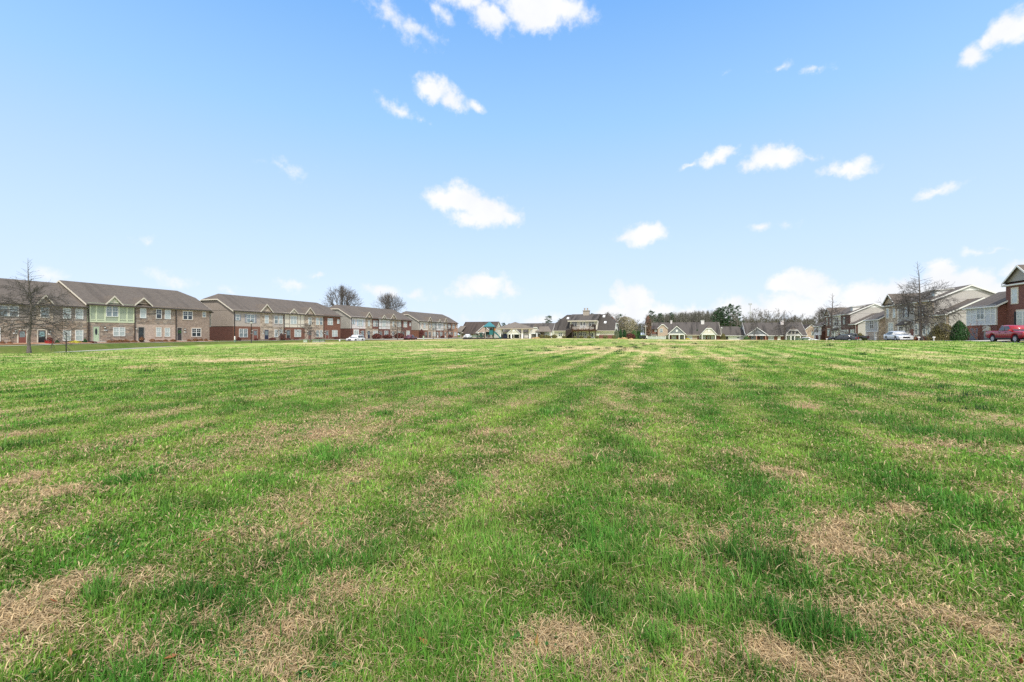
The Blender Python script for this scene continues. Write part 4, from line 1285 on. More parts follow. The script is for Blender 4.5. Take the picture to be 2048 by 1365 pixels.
def make_grass():
    parts = []
    for r0, r1, n, seg2 in ((.9, 9, NBL[0], True), (9, 30, NBL[1], False), (30, 110, NBL[2], False)):
        r = np.exp(NP.uniform(math.log(r0), math.log(r1), n)); a = np.radians(NP.uniform(-74, 74, n))
        x = np.sin(a) * r; y = np.cos(a) * r
        # tufts: pull part of the blades together
        # tufts: most blades stand round a shared centre
        g_ = 9; k = (n // g_) * g_; ci = (np.arange(n) // g_) * g_
        t = NP.random(n) < .62; sg = .014 + .0045 * r
        x = np.where(t, x[ci] + NP.normal(0, 1, n) * sg[ci], x); y = np.where(t, y[ci] + NP.normal(0, 1, n) * sg[ci], y)
        r = np.hypot(x, y)
        d, lu, hue = turf(x, y)
        u, v = toUV(x, y)
        keep = (v > -49.5 + .0 * u) & (v < 25.5) & (u < 108) & ((u < 15) | (v > np.interp(u, [15, 25, 55, 90, 120], [-51, -52.5, -60, -64, -66])))
        kind = NP.random(n) < np.clip(d * .82 + .13, 0, 1)
        # dead patches are thin, and the live ones dense
        keep &= NP.random(n) < np.where(kind, .95, 1 - .35 * d)
        parts.append(blades(x[keep], y[keep], kind[keep], d[keep], lu[keep], hue[keep], r[keep], seg2))
    # scattered dark weeds out on the field
    V, Lp, St, To, Cc = [], [], [], [], []
    nv = nl = 0
    for p in parts:
        V.append(p[0]); Lp.append(p[1] + nv); St.append(p[2] + nl); To.append(p[3]); Cc.append(p[4])
        nv += len(p[0]); nl += len(p[1])
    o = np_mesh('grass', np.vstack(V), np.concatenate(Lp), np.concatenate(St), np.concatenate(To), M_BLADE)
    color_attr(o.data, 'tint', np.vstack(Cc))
    tag(o, 'patchy spring grass, green with dead straw-coloured patches', None, None, 'stuff')
    return o


def make_weeds():
    """dark tufts that stand above the mown field farther out"""
    spots = [(1088, 697), (1096, 702), (1120, 694), (1140, 697), (1160, 692), (1180, 691), (1195, 700), (1240, 695), (1245, 703), (1262, 690), (1270, 694), (1275, 699), (1290, 692), (1285, 688), (1215, 698), (1305, 690),
             (1060, 702), (1230, 688), (1350, 700), (1440, 702), (1345, 684), (1510, 690), (1880, 775), (1960, 790), (1960, 815), (1780, 745), (1700, 770), (1890, 800), (1725, 720), (1660, 705), (1925, 790), (1240, 710), (1236, 706),
             (295, 742), (900, 695), (1000, 712), (1110, 715), (1470, 760), (1550, 775), (1390, 690), (1238, 696), (1268, 697), (1250, 699)]
    n = 60 * len(spots)
    xs, ys = [], []
    for px, py in spots:
        D = EYE * FPX / (py - HOR) * .97
        x0, y0 = (px - 1024) / FPX * D, D
        s = .09 + .001 * D
        xs.append(x0 + NP.normal(0, s * 1.5, 60)); ys.append(y0 + NP.normal(0, s, 60))
    x = np.concatenate(xs); y = np.concatenate(ys); r = np.hypot(x, y)
    p = blades(x, y, np.zeros(n, bool), np.zeros(n), np.ones(n), np.zeros(n), r * .45, False)
    V = p[0].reshape(-1, 3, 3); V[:, 2, 2] += .07; V = V.reshape(-1, 3)
    o = np_mesh('weeds', V, p[1], p[2], p[3], M_BLADE)
    color_attr(o.data, 'tint', np.tile((.03, .085, .03), (len(V), 1)))
    tag(o, 'dark green weed tufts standing above the mown field', None, None, 'stuff')


def ribbon(name, line, offs, mat, zo, step=2.0, kind='structure', drop=None):
    """a strip that follows the ground: line = [(u, v)], offs = cross offsets in v, zo = height of each above the ground"""
    L = np.array(line, float)
    n = max(2, int(np.hypot(*(np.diff(L, axis=0)).T).sum() / step))
    s = np.concatenate([[0], np.cumsum(np.hypot(*np.diff(L, axis=0).T))])
    t = np.linspace(0, s[-1], n)
    uu = np.interp(t, s, L[:, 0]); vv = np.interp(t, s, L[:, 1])
    k = 9
    if n > 20: vv = np.convolve(np.pad(vv, k // 2, 'edge'), np.ones(k) / k, 'valid')
    du = np.gradient(uu); dv = np.gradient(vv); l = np.hypot(du, dv); nu, nvv = -dv / l, du / l
    m = MB(); rings = []
    for i in range(n):
        ring = []
        for o_, z_ in zip(offs, zo):
            x, y = UV(uu[i] + nu[i] * o_, vv[i] + nvv[i] * o_)
            ring.append((x, y, g1(x, y) + z_))
        rings.append(ring)
    for i in range(n - 1):
        for j in range(len(offs) - 1):
            m.poly([rings[i][j], rings[i + 1][j], rings[i + 1][j + 1], rings[i][j + 1]])
    o = m.build(name, mat)
    tag(o, kind=kind)
    return o


LROAD = [(-30, -51), (0, -52.5), (12, -53.5), (25, -56.5), (45, -62.5), (60, -66), (90, -69), (130, -70), (175, -70)]
ribbon('road', LROAD, (-2.5, 0, 2.5), M_ASPH, (.05, .08, .05))
for s in (-1, 1):
    a = sorted((s * 3.4, s * 3.55, s * 3.95))
    z = {3.4: .05, 3.55: .17, 3.95: .17}
    oo = [s * 2.49, s * 2.51, s * 2.95, s * 2.97]; zz = [.05, .17, .17, -.1]
    if s < 0: oo = oo[::-1]; zz = zz[::-1]
    ribbon('kerb', LROAD, oo, M_CONC, zz)
ribbon('pavement', LROAD, (4.3, 5.7), M_CONC, (.07, .07)) if False else None
ribbon('path', [(10, -66), (25, -70.5), (45, -74.5), (60, -75.5), (96, -76.2), (166, -76.2)], (-.55, .55), M_CONC, (.06, .06))
RROAD = [(-30, 31), (45, 31), (90, 31.2), (150, 30), (175, 26)]
ribbon('road', RROAD, (-3.4, 0, 3.4), M_ASPH, (.07, .1, .07))
for s in (-1, 1):
    oo = [s * 3.39, s * 3.41, s * 3.62, s * 3.64]; zz = [.07, .18, .18, -.15]
    if s < 0: oo = oo[::-1]; zz = zz[::-1]
    ribbon('kerb', RROAD, oo, M_CONC, zz)
for u0, w in ((83, 5.5), (119, 5.5), (156, 5.5), (108, 4), (72, 4)):
    ribbon('driveway', [(u0, 34.7), (u0, 42.8)], (-w / 2, 0, w / 2), M_CONC, (.12, .12, .12), 1.0)
ribbon('road', [(172, -66), (146, -30), (142, 0), (146, 26)], (-3, 0, 3), M_ASPH, (.06, .08, .06))
for u0 in (29.5, 36, 50, 57, 73, 79): ribbon('path', [(u0, -75.2), (u0, -79.6)], (-.6, .6), M_CONC, (.065, .065), 1.0)
for a, b, mt in ((24, 42, M_MULCH), (42.6, 60.5, M_MULCH), (66, 96, M_SOIL), (101, 130.8, M_SOIL), (136, 166, M_SOIL)):
    ribbon('flower_bed', [(a, -79.0), (b, -79.0)], (-.95, -.3, 1.0), mt, (.1, .22, .05), 2.0)

NBL = (880000, 520000, 230000)
make_ground()
make_grass()
make_weeds()


def make_clover():
    """flat rosettes of small round leaves between the blades close by"""
    V, Lp, n0 = [], [], 0
    for k in range(70):
        D = math.exp(NP.uniform(math.log(2.0), math.log(9))); a = math.radians(NP.uniform(-50, 50))
        x0, y0 = math.sin(a) * D, math.cos(a) * D
        for j in range(int(NP.integers(10, 26))):
            q = abs(NP.normal(0, .075)); b = NP.uniform(0, 6.283)
            c = np.array([x0 + math.cos(b) * q, y0 + math.sin(b) * q, NP.uniform(.02, .045)])
            rr = NP.uniform(.006, .012); t1 = NP.normal(0, .35); t2 = NP.normal(0, .35)
            for i in range(5):
                w = i * 1.2566 + b
                V.append(c + np.array([math.cos(w) * rr, math.sin(w) * rr, math.cos(w) * rr * t1 + math.sin(w) * rr * t2]))
            Lp += list(range(n0, n0 + 5)); n0 += 5
    n = n0 // 5
    o = np_mesh('clover', np.array(V), np.array(Lp), np.arange(n) * 5, np.full(n, 5), M_BLADE)
    cc = np.repeat(np.array([[.05, .15, .03]]) * NP.uniform(.7, 1.6, (n, 1)), 5, 0)
    color_attr(o.data, 'tint', cc)
    tag(o, 'low clover leaves between the blades of the near turf', None, None, 'stuff')


make_clover()

# ---------------------------------------------------------------- trees and shrubs
def bare_tree(seed, H, style, spread=.35, tw=.012, base_r=None, dens=1.0, low=.2):
    rg = random.Random(seed)
    trunk, crown = MB(), MB()
    r0 = base_r or H * .016

    def branch(p, d, L, r, lvl, maxl, up=.12):
        k = 4 if lvl < 2 else 3
        pts = [Vector(p)]; q = Vector(p); dd = Vector(d).normalized()
        for i in range(k):
            dd = (dd + Vector((rg.gauss(0, .13), rg.gauss(0, .13), rg.gauss(up * .5, .1)))).normalized()
            q = q + dd * L / k
            pts.append(q.copy())
        rr = [max(tw * .75, r * (1 - .75 * i / k)) for i in range(k + 1)]
        crown.tube([tuple(v) for v in pts], rr, 3 if lvl > 0 else 5, cap=False)
        if lvl < maxl:
            n = {0: 7, 1: 5, 2: 4, 3: 3}[min(lvl, 3)]
            n = max(2, int(n * dens + rg.random()))
            for i in range(n):
                t = .22 + .78 * (i + rg.random() * .8) / n
                t = min(t, .99)
                f = t * k; j = min(int(f), k - 1)
                b = pts[j].lerp(pts[j + 1], f - j)
                tan = (pts[j + 1] - pts[j]).normalized()
                sd = tan.cross(Vector((rg.gauss(0, 1), rg.gauss(0, 1), rg.gauss(0, 1)))).normalized()
                nd = (tan * rg.uniform(.55, 1.0) + sd * rg.uniform(.5, .95) + Vector((0, 0, up)))
                branch(b, nd, L * rg.uniform(.38, .62) * (1.05 - .35 * t), max(tw, r * .5), lvl + 1, maxl, up)

    if style == 'leader':
        n = 12; pts = []
        wx = wy = 0
        for i in range(n + 1):
            wx += rg.gauss(0, H * .005); wy += rg.gauss(0, H * .005)
            pts.append(Vector((wx if i else 0, wy if i else 0, H * i / n)))
        rad = [max(tw, r0 * (1 - i / n) ** .8 + (r0 * .5 if i == 0 else 0)) for i in range(n + 1)]
        trunk.tube([tuple(p) for p in pts], rad, 8)
        m = int(46 * dens)
        for i in range(m):
            t = low + (.98 - low) * (i / m) ** .92
            j = min(int(t * n), n - 1)
            b = pts[j].lerp(pts[j + 1], t * n - j)
            a = i * 2.4 + rg.uniform(-.4, .4)
            q = (t - low) / (1 - low)
            el = -.1 + .8 * q + rg.uniform(-.1, .15)
            L = H * spread * (1 - q) ** 1.25 * rg.uniform(.6, 1.1) * (.85 + .35 * min(1, q * 5)) + H * .035
            if q > .5 and rg.random() < .3: continue
            branch(b, (math.cos(a) * math.cos(el), math.sin(a) * math.cos(el), math.sin(el)), L, max(tw, rad[j] * .42), 0 if q < .5 else 1, 2 if q < .62 else 1, -.07 if q < .45 else .0)
    elif style == 'spread':
        h1 = H * low
        trunk.tube([(0, 0, -.3), (.02, 0, h1 * .5), (.05, .03, h1)], [r0 * 1.3, r0, r0 * .85], 9)
        m = int(6 * max(1, dens))
        for i in range(m):
            a = i * 6.283 / m + rg.uniform(-.3, .3); el = rg.uniform(.35, 1.3)
            L = H * rg.uniform(.5, .66) * (1.0 if el > 1 else 1 + spread * .5)
            branch((.05, .03, h1 * rg.uniform(.8, 1)), (math.cos(a) * math.cos(el), math.sin(a) * math.cos(el), math.sin(el)), L, r0 * .6, 0, 3, .07)
    elif style == 'multi':
        trunk.tube([(0, 0, -.2), (0, 0, H * .12)], [r0, r0 * .8], 6)
        for i in range(int(8 * dens)):
            a = i * .9 + rg.uniform(-.3, .3); el = rg.uniform(.8, 1.45)
            branch((0, 0, H * .08), (math.cos(a) * math.cos(el), math.sin(a) * math.cos(el), math.sin(el)), H * rg.uniform(.6, .9), r0 * .5, 0, 2, .2)
    return trunk, crown


def round_bare(seed, H, Wd, tw=.026):
    """an old bare tree: forked limbs that reach into a rounded crown, each ending in fine twigs"""
    rg = random.Random(seed); trunk, crown = MB(), MB()
    fork = Vector((0, 0, H * .26)); cz = H * .56; rz = H * .44
    trunk.tube([(0, 0, -.3), (.05, 0, H * .13), tuple(fork)], [.5, .4, .36], 9)

    def shell(a, e, k): return Vector((math.cos(a) * math.cos(e) * Wd * k, math.sin(a) * math.cos(e) * Wd * k, cz + math.sin(e) * rz * k))

    def path(p, q, r0, r1, n=5, sag=.25, sides=4):
        pts = []; m = (p + q) / 2 + Vector((rg.gauss(0, .04), rg.gauss(0, .04), sag * .2)) * (q - p).length
        for i in range(n + 1):
            t = i / n
            v = p * (1 - t) ** 2 + m * 2 * t * (1 - t) + q * t * t
            v += Vector((rg.gauss(0, 1), rg.gauss(0, 1), rg.gauss(0, .7))) * (q - p).length * .018 * (1 if 0 < i else 0)
            pts.append(v)
        crown.tube([tuple(v) for v in pts], [r0 + (r1 - r0) * i / n for i in range(n + 1)], sides, cap=False)
        return pts
    for i in range(8):
        a = i * .785 + rg.uniform(-.25, .25); e = rg.uniform(-.05, 1.2) if i % 2 else rg.uniform(.5, 1.35)
        l1 = path(fork, shell(a, e, rg.uniform(.5, .62)), .2, .1, 6, .3, 5)
        for j in range(9):
            b = l1[rg.choice((2, 3, 4, 5, 6, 6))]
            a2 = a + rg.gauss(0, .42); e2 = min(1.5, max(-.35, e + rg.gauss(0, .36)))
            l2 = path(b, shell(a2, e2, rg.uniform(.72, .93)), .075, .04, 5, .2)
            for k in range(6):
                c = l2[rg.choice((1, 2, 3, 4, 5, 5))]
                a3 = a2 + rg.gauss(0, .24); e3 = e2 + rg.gauss(0, .24)
                l3 = path(c, shell(a3, e3, rg.uniform(.86, 1.03)), .04, tw * .8, 3, .1, 3)
                for q in range(3):
                    d = l3[rg.choice((1, 2, 3))]
                    out = (d - Vector((0, 0, cz * .8))).normalized()
                    path(d, d + (out + Vector((rg.gauss(0, .5), rg.gauss(0, .5), rg.gauss(.2, .4)))) * H * .045, tw * .8, tw * .6, 2, 0, 3)
    return trunk, crown


PROTO = {}


def plant_tree(key, label, x, y, h, rot=0.0, group=None, cat='tree', name='bare_tree', z=None, wide=1.0):
    """key -> a prototype whose height is known; copies share its meshes"""
    z = g1(x, y) - .05 if z is None else z
    trunk, crown, H, tm, cm = PROTO[key][:5]
    if len(PROTO[key]) == 5:
        root = thing(name, label, cat, (x, y, z), rot, group)
        root.scale = (h / H * wide, h / H * wide, h / H)
        if trunk is not None: trunk.build('trunk', tm, root)
        crown.build('crown', cm, root)
        PROTO[key] = PROTO[key] + (root,)
        return root
    return copy_tree(PROTO[key][5], (x, y, z), rot, label, (h / H * wide, h / H * wide, h / H), group)


def leafy(seed, n, shape, size, r=1.0, h=1.0, upright=.3, inner=.35):
    """leaf-sized faces through the volume of a crown. shape: dome, cone, column, ball, pads"""
    rg = random.Random(seed); m = MB()
    lumps = [(rg.uniform(0, 6.283), rg.uniform(0, 1), rg.uniform(.78, 1.2)) for _ in range(16)]
    i = 0
    while i < n:
        t = rg.random(); a = rg.uniform(0, 6.283)
        if shape == 'column': R_ = r * (math.sin(math.pi * min(1, .12 + t * .88)) ** .45)
        elif shape == 'cone': R_ = r * (1 - t) ** .75 * (1 if t > .08 else .85)
        elif shape == 'dome': R_ = r * math.sqrt(max(0, 1 - (t * 1.0) ** 2)) * (.86 + .14 * min(1, t * 5))
        elif shape == 'egg': R_ = r * (1 - t ** 1.9) ** .62 * (.82 + .18 * min(1, t * 4))
        elif shape == 'ball': R_ = r * math.sqrt(max(0, 1 - (2 * t - 1) ** 2)) * 1.0
        l = min(lumps, key=lambda q: abs(((a - q[0] + math.pi) % 6.283) - math.pi) * .8 + abs(t - q[1]) * 2.0)
        R_ *= l[2]
        q = R_ * (1 - (1 - inner) * rg.random() ** 2.2) if rg.random() < .85 else R_ * rg.random()
        x, y, z = math.cos(a) * q, math.sin(a) * q, t * h + rg.gauss(0, .02 * h)
        s = size * rg.uniform(.6, 1.3)
        out = Vector((math.cos(a), math.sin(a), upright + rg.gauss(0, .5))) + Vector((rg.gauss(0, .5), rg.gauss(0, .5), rg.gauss(0, .5)))
        out.normalize(); s1 = out.cross(Vector((0, 0, 1)) + Vector((rg.gauss(0, .3), rg.gauss(0, .3), 0))).normalized() * s; s2 = out.cross(s1).normalized() * s * rg.uniform(.6, 1.3)
        c = Vector((x, y, z))
        m.poly([c - s1 - s2 * .4, c + s1 * .3 - s2, c + s1 + s2 * .4, c - s1 * .3 + s2])
        i += 1
    return m


def pine_mesh(seed, H, n=2600, bare=.35, r=.16):
    rg = random.Random(seed); trunk, crown = MB(), MB()
    trunk.tube([(0, 0, -.3), (.1, 0, H * .5), (0, .1, H * .97)], [H * .014, H * .011, H * .003], 6)
    pads = []
    k = 34
    for i in range(k):
        t = bare + (1 - bare) * (i / k) ** .9
        a = i * 2.4 + rg.uniform(-.5, .5)
        L = H * r * (1.15 - .85 * ((t - bare) / (1 - bare)) ** 1.6) * rg.uniform(.55, 1.15)
        z = t * H
        tip = (math.cos(a) * L, math.sin(a) * L, z + L * .2)
        trunk.tube([(0, 0, z - L * .1), tip], [H * .003, H * .001], 3, cap=False)
        pads.append((tip, H * rg.uniform(.03, .06)))
        if L > H * .08: pads.append(((tip[0] * .55, tip[1] * .55, z + L * .1), H * rg.uniform(.03, .05)))
    pads.append(((0, 0, H * .97), H * .035))
    for i in range(n):
        c, s = rg.choice(pads)
        d = Vector((rg.gauss(0, 1), rg.gauss(0, 1), rg.gauss(0, .6)))
        d = d.normalized() * s * rg.random() ** .4
        p = Vector(c) + Vector((d.x, d.y, d.z * .75))
        q = H * .010 * rg.uniform(.6, 1.4)
        a1 = Vector((rg.gauss(0, 1), rg.gauss(0, 1), rg.gauss(0, 1))).normalized() * q
        a2 = a1.cross(Vector((rg.gauss(0, 1), rg.gauss(0, 1), rg.gauss(0, 1)))).normalized() * q * 1.2
        crown.poly([p - a1, p - a2 * .6, p + a1, p + a2])
    return trunk, crown


def foliage(name, c1, c2):
    t = NT(name)
    g = t.n('ShaderNodeNewGeometry')
    f = t.noise(t.obj(), 2.2, 3)
    c = t.mix(g.outputs['Random Per Island'], c1, c2)
    c = t.mix(t.math('MULTIPLY', f, .5), c, tuple(x * 1.5 for x in c2))
    t.l(c, t.b.inputs['Base Color']); t.b.inputs['Roughness'].default_value = .75; t.b.inputs['Specular IOR Level'].default_value = .25
    return t.m


F_DARK = foliage('dark_evergreen', (.012, .04, .014), (.03, .085, .025))
F_PINE = foliage('pine_needles', (.02, .045, .022), (.05, .095, .045))
F_OLIVE = foliage('olive_brown_leaves', (.075, .075, .03), (.16, .14, .06))
F_BROWNRED = foliage('russet_leaves', (.10, .045, .025), (.2, .1, .05))
F_MAROON = foliage('maroon_leaves', (.05, .015, .018), (.12, .04, .03))
F_YELLOW = foliage('yellow_green_leaves', (.32, .3, .03), (.5, .46, .06))
F_MID = foliage('mid_green_leaves', (.04, .09, .03), (.09, .15, .05))
F_GREYGREEN = foliage('grey_green_leaves', (.07, .09, .06), (.14, .16, .1))
F_TAN = foliage('straw_grass_leaves', (.45, .31, .15), (.62, .46, .24))
F_HAZE = foliage('budding_olive_twigs', (.17, .15, .1), (.27, .24, .16))
F_REDBUD = foliage('red_budding_twigs', (.15, .08, .06), (.25, .14, .105))

for k, (sd, H, st, sp, tw, br, de, lo, tm, cm) in dict(
        road_oak=(3, 7.6, 'leader', .37, .0075, .12, 1.5, .27, M_BARK, M_TWIG), tall_oak=(8, 10.8, 'leader', .42, .0125, .19, 1.6, .24, M_BARK, M_TWIG),
        far_oak=(15, 9.0, 'leader', .44, .019, .2, 1.0, .25, M_BARK, M_TWIG), young=(21, 5.0, 'leader', .42, .018, .1, .8, .28, M_BARK, M_TWIG),
        lanky=(31, 14.0, 'spread', .2, .04, .22, .8, .35, M_BARK, M_TWIG2), lanky_b=(37, 14.0, 'spread', .1, .04, .2, .8, .4, M_BARK, M_TWIG2),
        crape=(41, 2.6, 'multi', .5, .012, .05, .8, .1, M_BARK, M_TWIGRED)).items():
    a, b = bare_tree(sd, H, st, sp, tw, br, de, lo)
    zs = sorted(v[2] for v in a.v + b.v)      # the height the tree really reached
    PROTO[k] = (a, b, zs[-1] * .55 + zs[int(len(zs) * .999)] * .45, tm, cm)
for k, sd, H, Wd in (('wide', 5, 17.0, 6.6), ('wide_b', 12, 18.0, 7.6)):
    a, b = round_bare(sd, H, Wd)
    PROTO[k] = (a, b, H, M_BARK, M_TWIG2)
for i in range(3):
    a, b = pine_mesh(50 + i, 16.0, 2600, (.35, .25, .15)[i], (.16, .18, .2)[i])
    PROTO['pine%d' % i] = (a, b, 16.0, M_BARK, F_PINE)

x, y = at(58, 36.6); plant_tree('road_oak', 'young bare oak with a straight leader at the road before the stone and taupe terrace', x, y, 7.65, .5, 'bare young oaks along the streets')
x, y = at(1845, 64); plant_tree('tall_oak', 'tall bare oak in front of the tan stone three-storey terrace', x, y, EYE + (HOR - 525) * 64 / FPX - g1(x, y), 1.0, 'bare young oaks along the streets', wide=.86)
for px, D, top, lab, key, rot in ((1660, 100, 588, 'bare oak before the red brick terrace and the black pickup', 'far_oak', .3), (1570, 116, 622, 'bare oak standing before the white chimney and dark evergreen column', 'far_oak', 2.1),
                                  (1509, 121, 628, 'slim bare tree before the slate-grey porch gable of the white-ended house', 'far_oak', 4.0), (620, 80, 632, 'small bare tree beside the green utility boxes, in front of red brick terrace', 'young', .2),
                                  (795, 110, 638, 'small bare tree in front of the terrace with light blue shutters', 'young', 1.7), (897, 140, 645, 'small bare tree in front of the orange-tan brick end of the last terrace', 'young', 3.0),
                                  (560, 93, 646, 'thin bare sapling against the stone unit of the red brick terrace', 'young', 5.0)):
    x, y = at(px, D)
    plant_tree(key, lab, x, y, EYE + (HOR - top) * D / FPX - g1(x, y), rot, 'bare young oaks along the streets', wide=.55 if px in (1509, 560) else 1.0)
for px, D, top, key, lab, w in ((684, 152, 575, 'wide', 'large bare spreading tree with upright limbs behind the gap between two terraces', 1.0), (778, 184, 590, 'wide_b', 'large bare tree with a rounded crown behind the last terraces', 1.0),
                                (1488, 200, 615, 'lanky', 'leaning bare tree beside the tall pines', .8), (1508, 215, 622, 'lanky_b', 'bare tree with forked limbs behind the roof ridge of the white-ended house', 1.0),
                                (1524, 205, 616, 'lanky', 'pale bare tree left of the white chimney, behind the roof', 1.0), (1547, 215, 620, 'lanky_b', 'thin bare tree between two forked ones behind the white chimney', 1.0),
                                (1566, 205, 617, 'lanky', 'bare tree directly behind the white chimney', 1.0), (1590, 225, 632, 'wide', 'low bushy bare tree behind the end of the roof with white gable', .9),
                                (1628, 200, 628, 'lanky', 'bare tree behind the half hidden tan brick gable', 1.3), (1645, 175, 620, 'wide', 'dense bare tree behind the white-panelled wing of the red brick terrace', .8), (1670, 170, 622, 'wide_b', 'dark bare tree behind the roof of the red brick terrace', .9),
                                (1697, 180, 610, 'lanky_b', 'bare tree tips showing above the ridge of the red brick terrace', .8), (1250, 200, 640, 'lanky', 'bare tree by the utility pole beyond the clubhouse', .7), (1216, 190, 626, 'wide_b', 'sparse bare tree top above the right slope of the clubhouse roof', .6)):
    x, y = at(px, D)
    plant_tree(key, lab, x, y, EYE + (HOR - top) * D / FPX, px * .37, 'bare trees behind the houses', z=-.1, wide=w)
for i, (px, D, top, lab, w) in enumerate(((1461, 230, 609, 'tallest pine of the group behind the garage wing', 1.0), (1450, 235, 613, 'second tallest pine, just beside the tallest one', .9), (1475, 228, 612, 'pine nearest the leaning bare tree', .9), (1440, 240, 616, 'dark dense pine above the brick house ridge end', 1.3),
                                         (1431, 236, 624, 'shorter olive pine at the edge of the bare woods', 1.3), (1303, 250, 622, 'pine with rounded top above the red budding tree', 1.1), (1320, 255, 627, 'small pine top in the bare woods behind the tall brick gable', 1.0), (1343, 255, 625, 'lone pine top over the middle of the bare woods', .8),
                                         (1098, 210, 632, 'round green pine behind the clubhouse left roof slope', 1.4), (1121, 215, 638, 'dark pine half hidden by the clubhouse roof edge', 1.2), (1184, 200, 627, 'dark pine top beside the clubhouse chimney', .9), (1240, 220, 629, 'dark flat-topped pine at the right of the clubhouse', 1.1),
                                         (1280, 235, 649, 'short pine seen in the gap between clubhouse and brick house', 1.0), (1007, 215, 646, 'dark pine behind the pavilion roof', 1.3))):
    x, y = at(px, D)
    plant_tree('pine%d' % (i % 3), lab, x, y, EYE + (HOR - top) * D / FPX + .2, i * 1.3, 'pines behind the houses', 'pine tree', 'pine_tree', z=-.2, wide=w)


def round_tree(label, px0, px1, top, D, mat, seed, shape='dome', n=4200, cat='tree', tall=True):
    x, y = at((px0 + px1) / 2, D)
    r = (px1 - px0) / 2 * D / FPX; zt = EYE + (HOR - top) * D / FPX
    t = thing('budding_tree', label, cat, (x, y, -.3))
    h0 = zt * .12
    tr, _ = bare_tree(seed, zt, 'spread', .5, .03, zt * .015, 1.0, .3)
    tr.build('trunk', M_BARK, t)
    m = leafy(seed, n, shape, .14, r, zt - h0, inner=.3)
    m.v = [(a, b, c + h0) for a, b, c in m.v]
    m.v += []
    m.build('crown', mat, t)
    b = _; k = len(b.v)
    b.build('limbs', M_TWIG2, t)
    return t


round_tree('round olive tree in bud beside the clubhouse', 1228, 1272, 633, 185, F_HAZE, 4, 'ball', 5200)
round_tree('reddish budding tree above the clubhouse roof end', 1212, 1236, 634, 178, F_REDBUD, 5, 'ball', 2600)
round_tree('red budding tree at the end of the bare woods', 1290, 1303, 632, 225, F_REDBUD, 6, 'ball', 2600)
round_tree('low olive budding tree at the corner of the bare woods', 1261, 1272, 640, 200, F_HAZE, 7, 'ball', 1600)


# the bare woods behind the brick house: nobody could count these
def make_woods():
    rg = random.Random(77); m = MB()
    for i in range(920):
        px = rg.uniform(1292, 1445) if i < 500 else rg.uniform(1200, 1292) if i > 820 else rg.uniform(1445, 1660)
        D = rg.uniform(250, 330)
        x, y = at(px, D)
        f = (px - 1290) / 150
        top = 650 if px < 1292 else (634 - 11 * min(1, f)) if px < 1445 else 640
        h = EYE + (HOR - top) * D / FPX
        h *= rg.uniform(.78, 1.05)
        m.tube([(x, y, -.5), (x + rg.gauss(0, .3), y, h * .5), (x + rg.gauss(0, .5), y, h)], [.2, .13, .03], 3, cap=False)
        for k in range(26):
            t = rg.uniform(.25, .98); a = rg.uniform(0, 6.283); L = h * .16 * rg.uniform(.5, 1.2) * (1.2 - t)
            p = Vector((x, y, h * t)); q = p + Vector((math.cos(a) * L * .7, math.sin(a) * L * .7, L))
            m.tube([tuple(p), tuple(q)], [.05, .03], 3, cap=False)
            for j in range(3):
                b = p.lerp(q, rg.uniform(.3, 1)); e = b + Vector((rg.gauss(0, .6), rg.gauss(0, .6), rg.uniform(.4, 1.6)))
                m.tube([tuple(b), tuple(e)], [.035, .03], 3, cap=False)
    o = m.build('woods', plain('grey_olive_twigs', (.125, .118, .1), .9, var=.35, scale=.15))
    tag(o, 'bare brown woods rising behind the brick house', None, None, 'stuff')


make_woods()


# shrubs: one mesh of each kind, then copies
def shrub_kind(key, name, mat, shape, n, size, seed, stem=True):
    PROTO[key] = (name, mat, leafy(seed, n, shape, size, 1.0, 1.0, inner=.45), stem)


def shrub(key, label, px, D, w, top, group=None, cat='shrub', base=None, z=None):
    """w: width in pixels of the photograph; top: the row its top reaches"""
    name, mat, m, stem = PROTO[key][:4]
    x, y = at(px, D); z = (g1(x, y) - .05) if z is None else z
    h = EYE + (HOR - top) * D / FPX - z
    r = w / 2 * D / FPX
    if len(PROTO[key]) == 4:
        root = thing(name, label, cat, (x, y, z), 0, group)
        m.build('foliage', mat, root)
        MB().tube([(0, 0, -.1), (.02, .01, .55)], [.05, .03], 6).build('stem', M_BARK, root)
        PROTO[key] = PROTO[key] + (root,)
        root.scale = (r, r, h)
        return root
    return copy_tree(PROTO[key][4], (x, y, z), px * .7, label, (r, r, h), group)


shrub_kind('cone', 'conical_shrub', F_DARK, 'cone', 1500, .07, 1)
shrub_kind('arbor', 'arborvitae', F_DARK, 'column', 2200, .06, 2)
shrub_kind('egg', 'evergreen_shrub', F_DARK, 'egg', 5200, .035, 3)
shrub_kind('olive', 'olive_shrub', F_OLIVE, 'dome', 5200, .035, 4)
shrub_kind('russet', 'low_shrub', F_BROWNRED, 'ball', 700, .1, 5)
shrub_kind('maroon', 'maroon_shrub', F_MAROON, 'ball', 900, .09, 6)
shrub_kind('yellow', 'yellow_shrub', F_YELLOW, 'dome', 900, .08, 7)
shrub_kind('mid', 'green_shrub', F_MID, 'dome', 1300, .08, 8)
shrub_kind('grey', 'grey_green_shrub', F_GREYGREEN, 'dome', 1500, .07, 9)
shrub_kind('tan', 'dry_grass_mound', F_TAN, 'dome', 1200, .09, 10)
shrub_kind('brown', 'brown_shrub', F_OLIVE, 'ball', 900, .09, 12)


def Dl(px, v=-79.0):
    th = math.atan((px - 1024) / FPX) - YAW; u = v / math.tan(th)
    return u * UY + v * VY


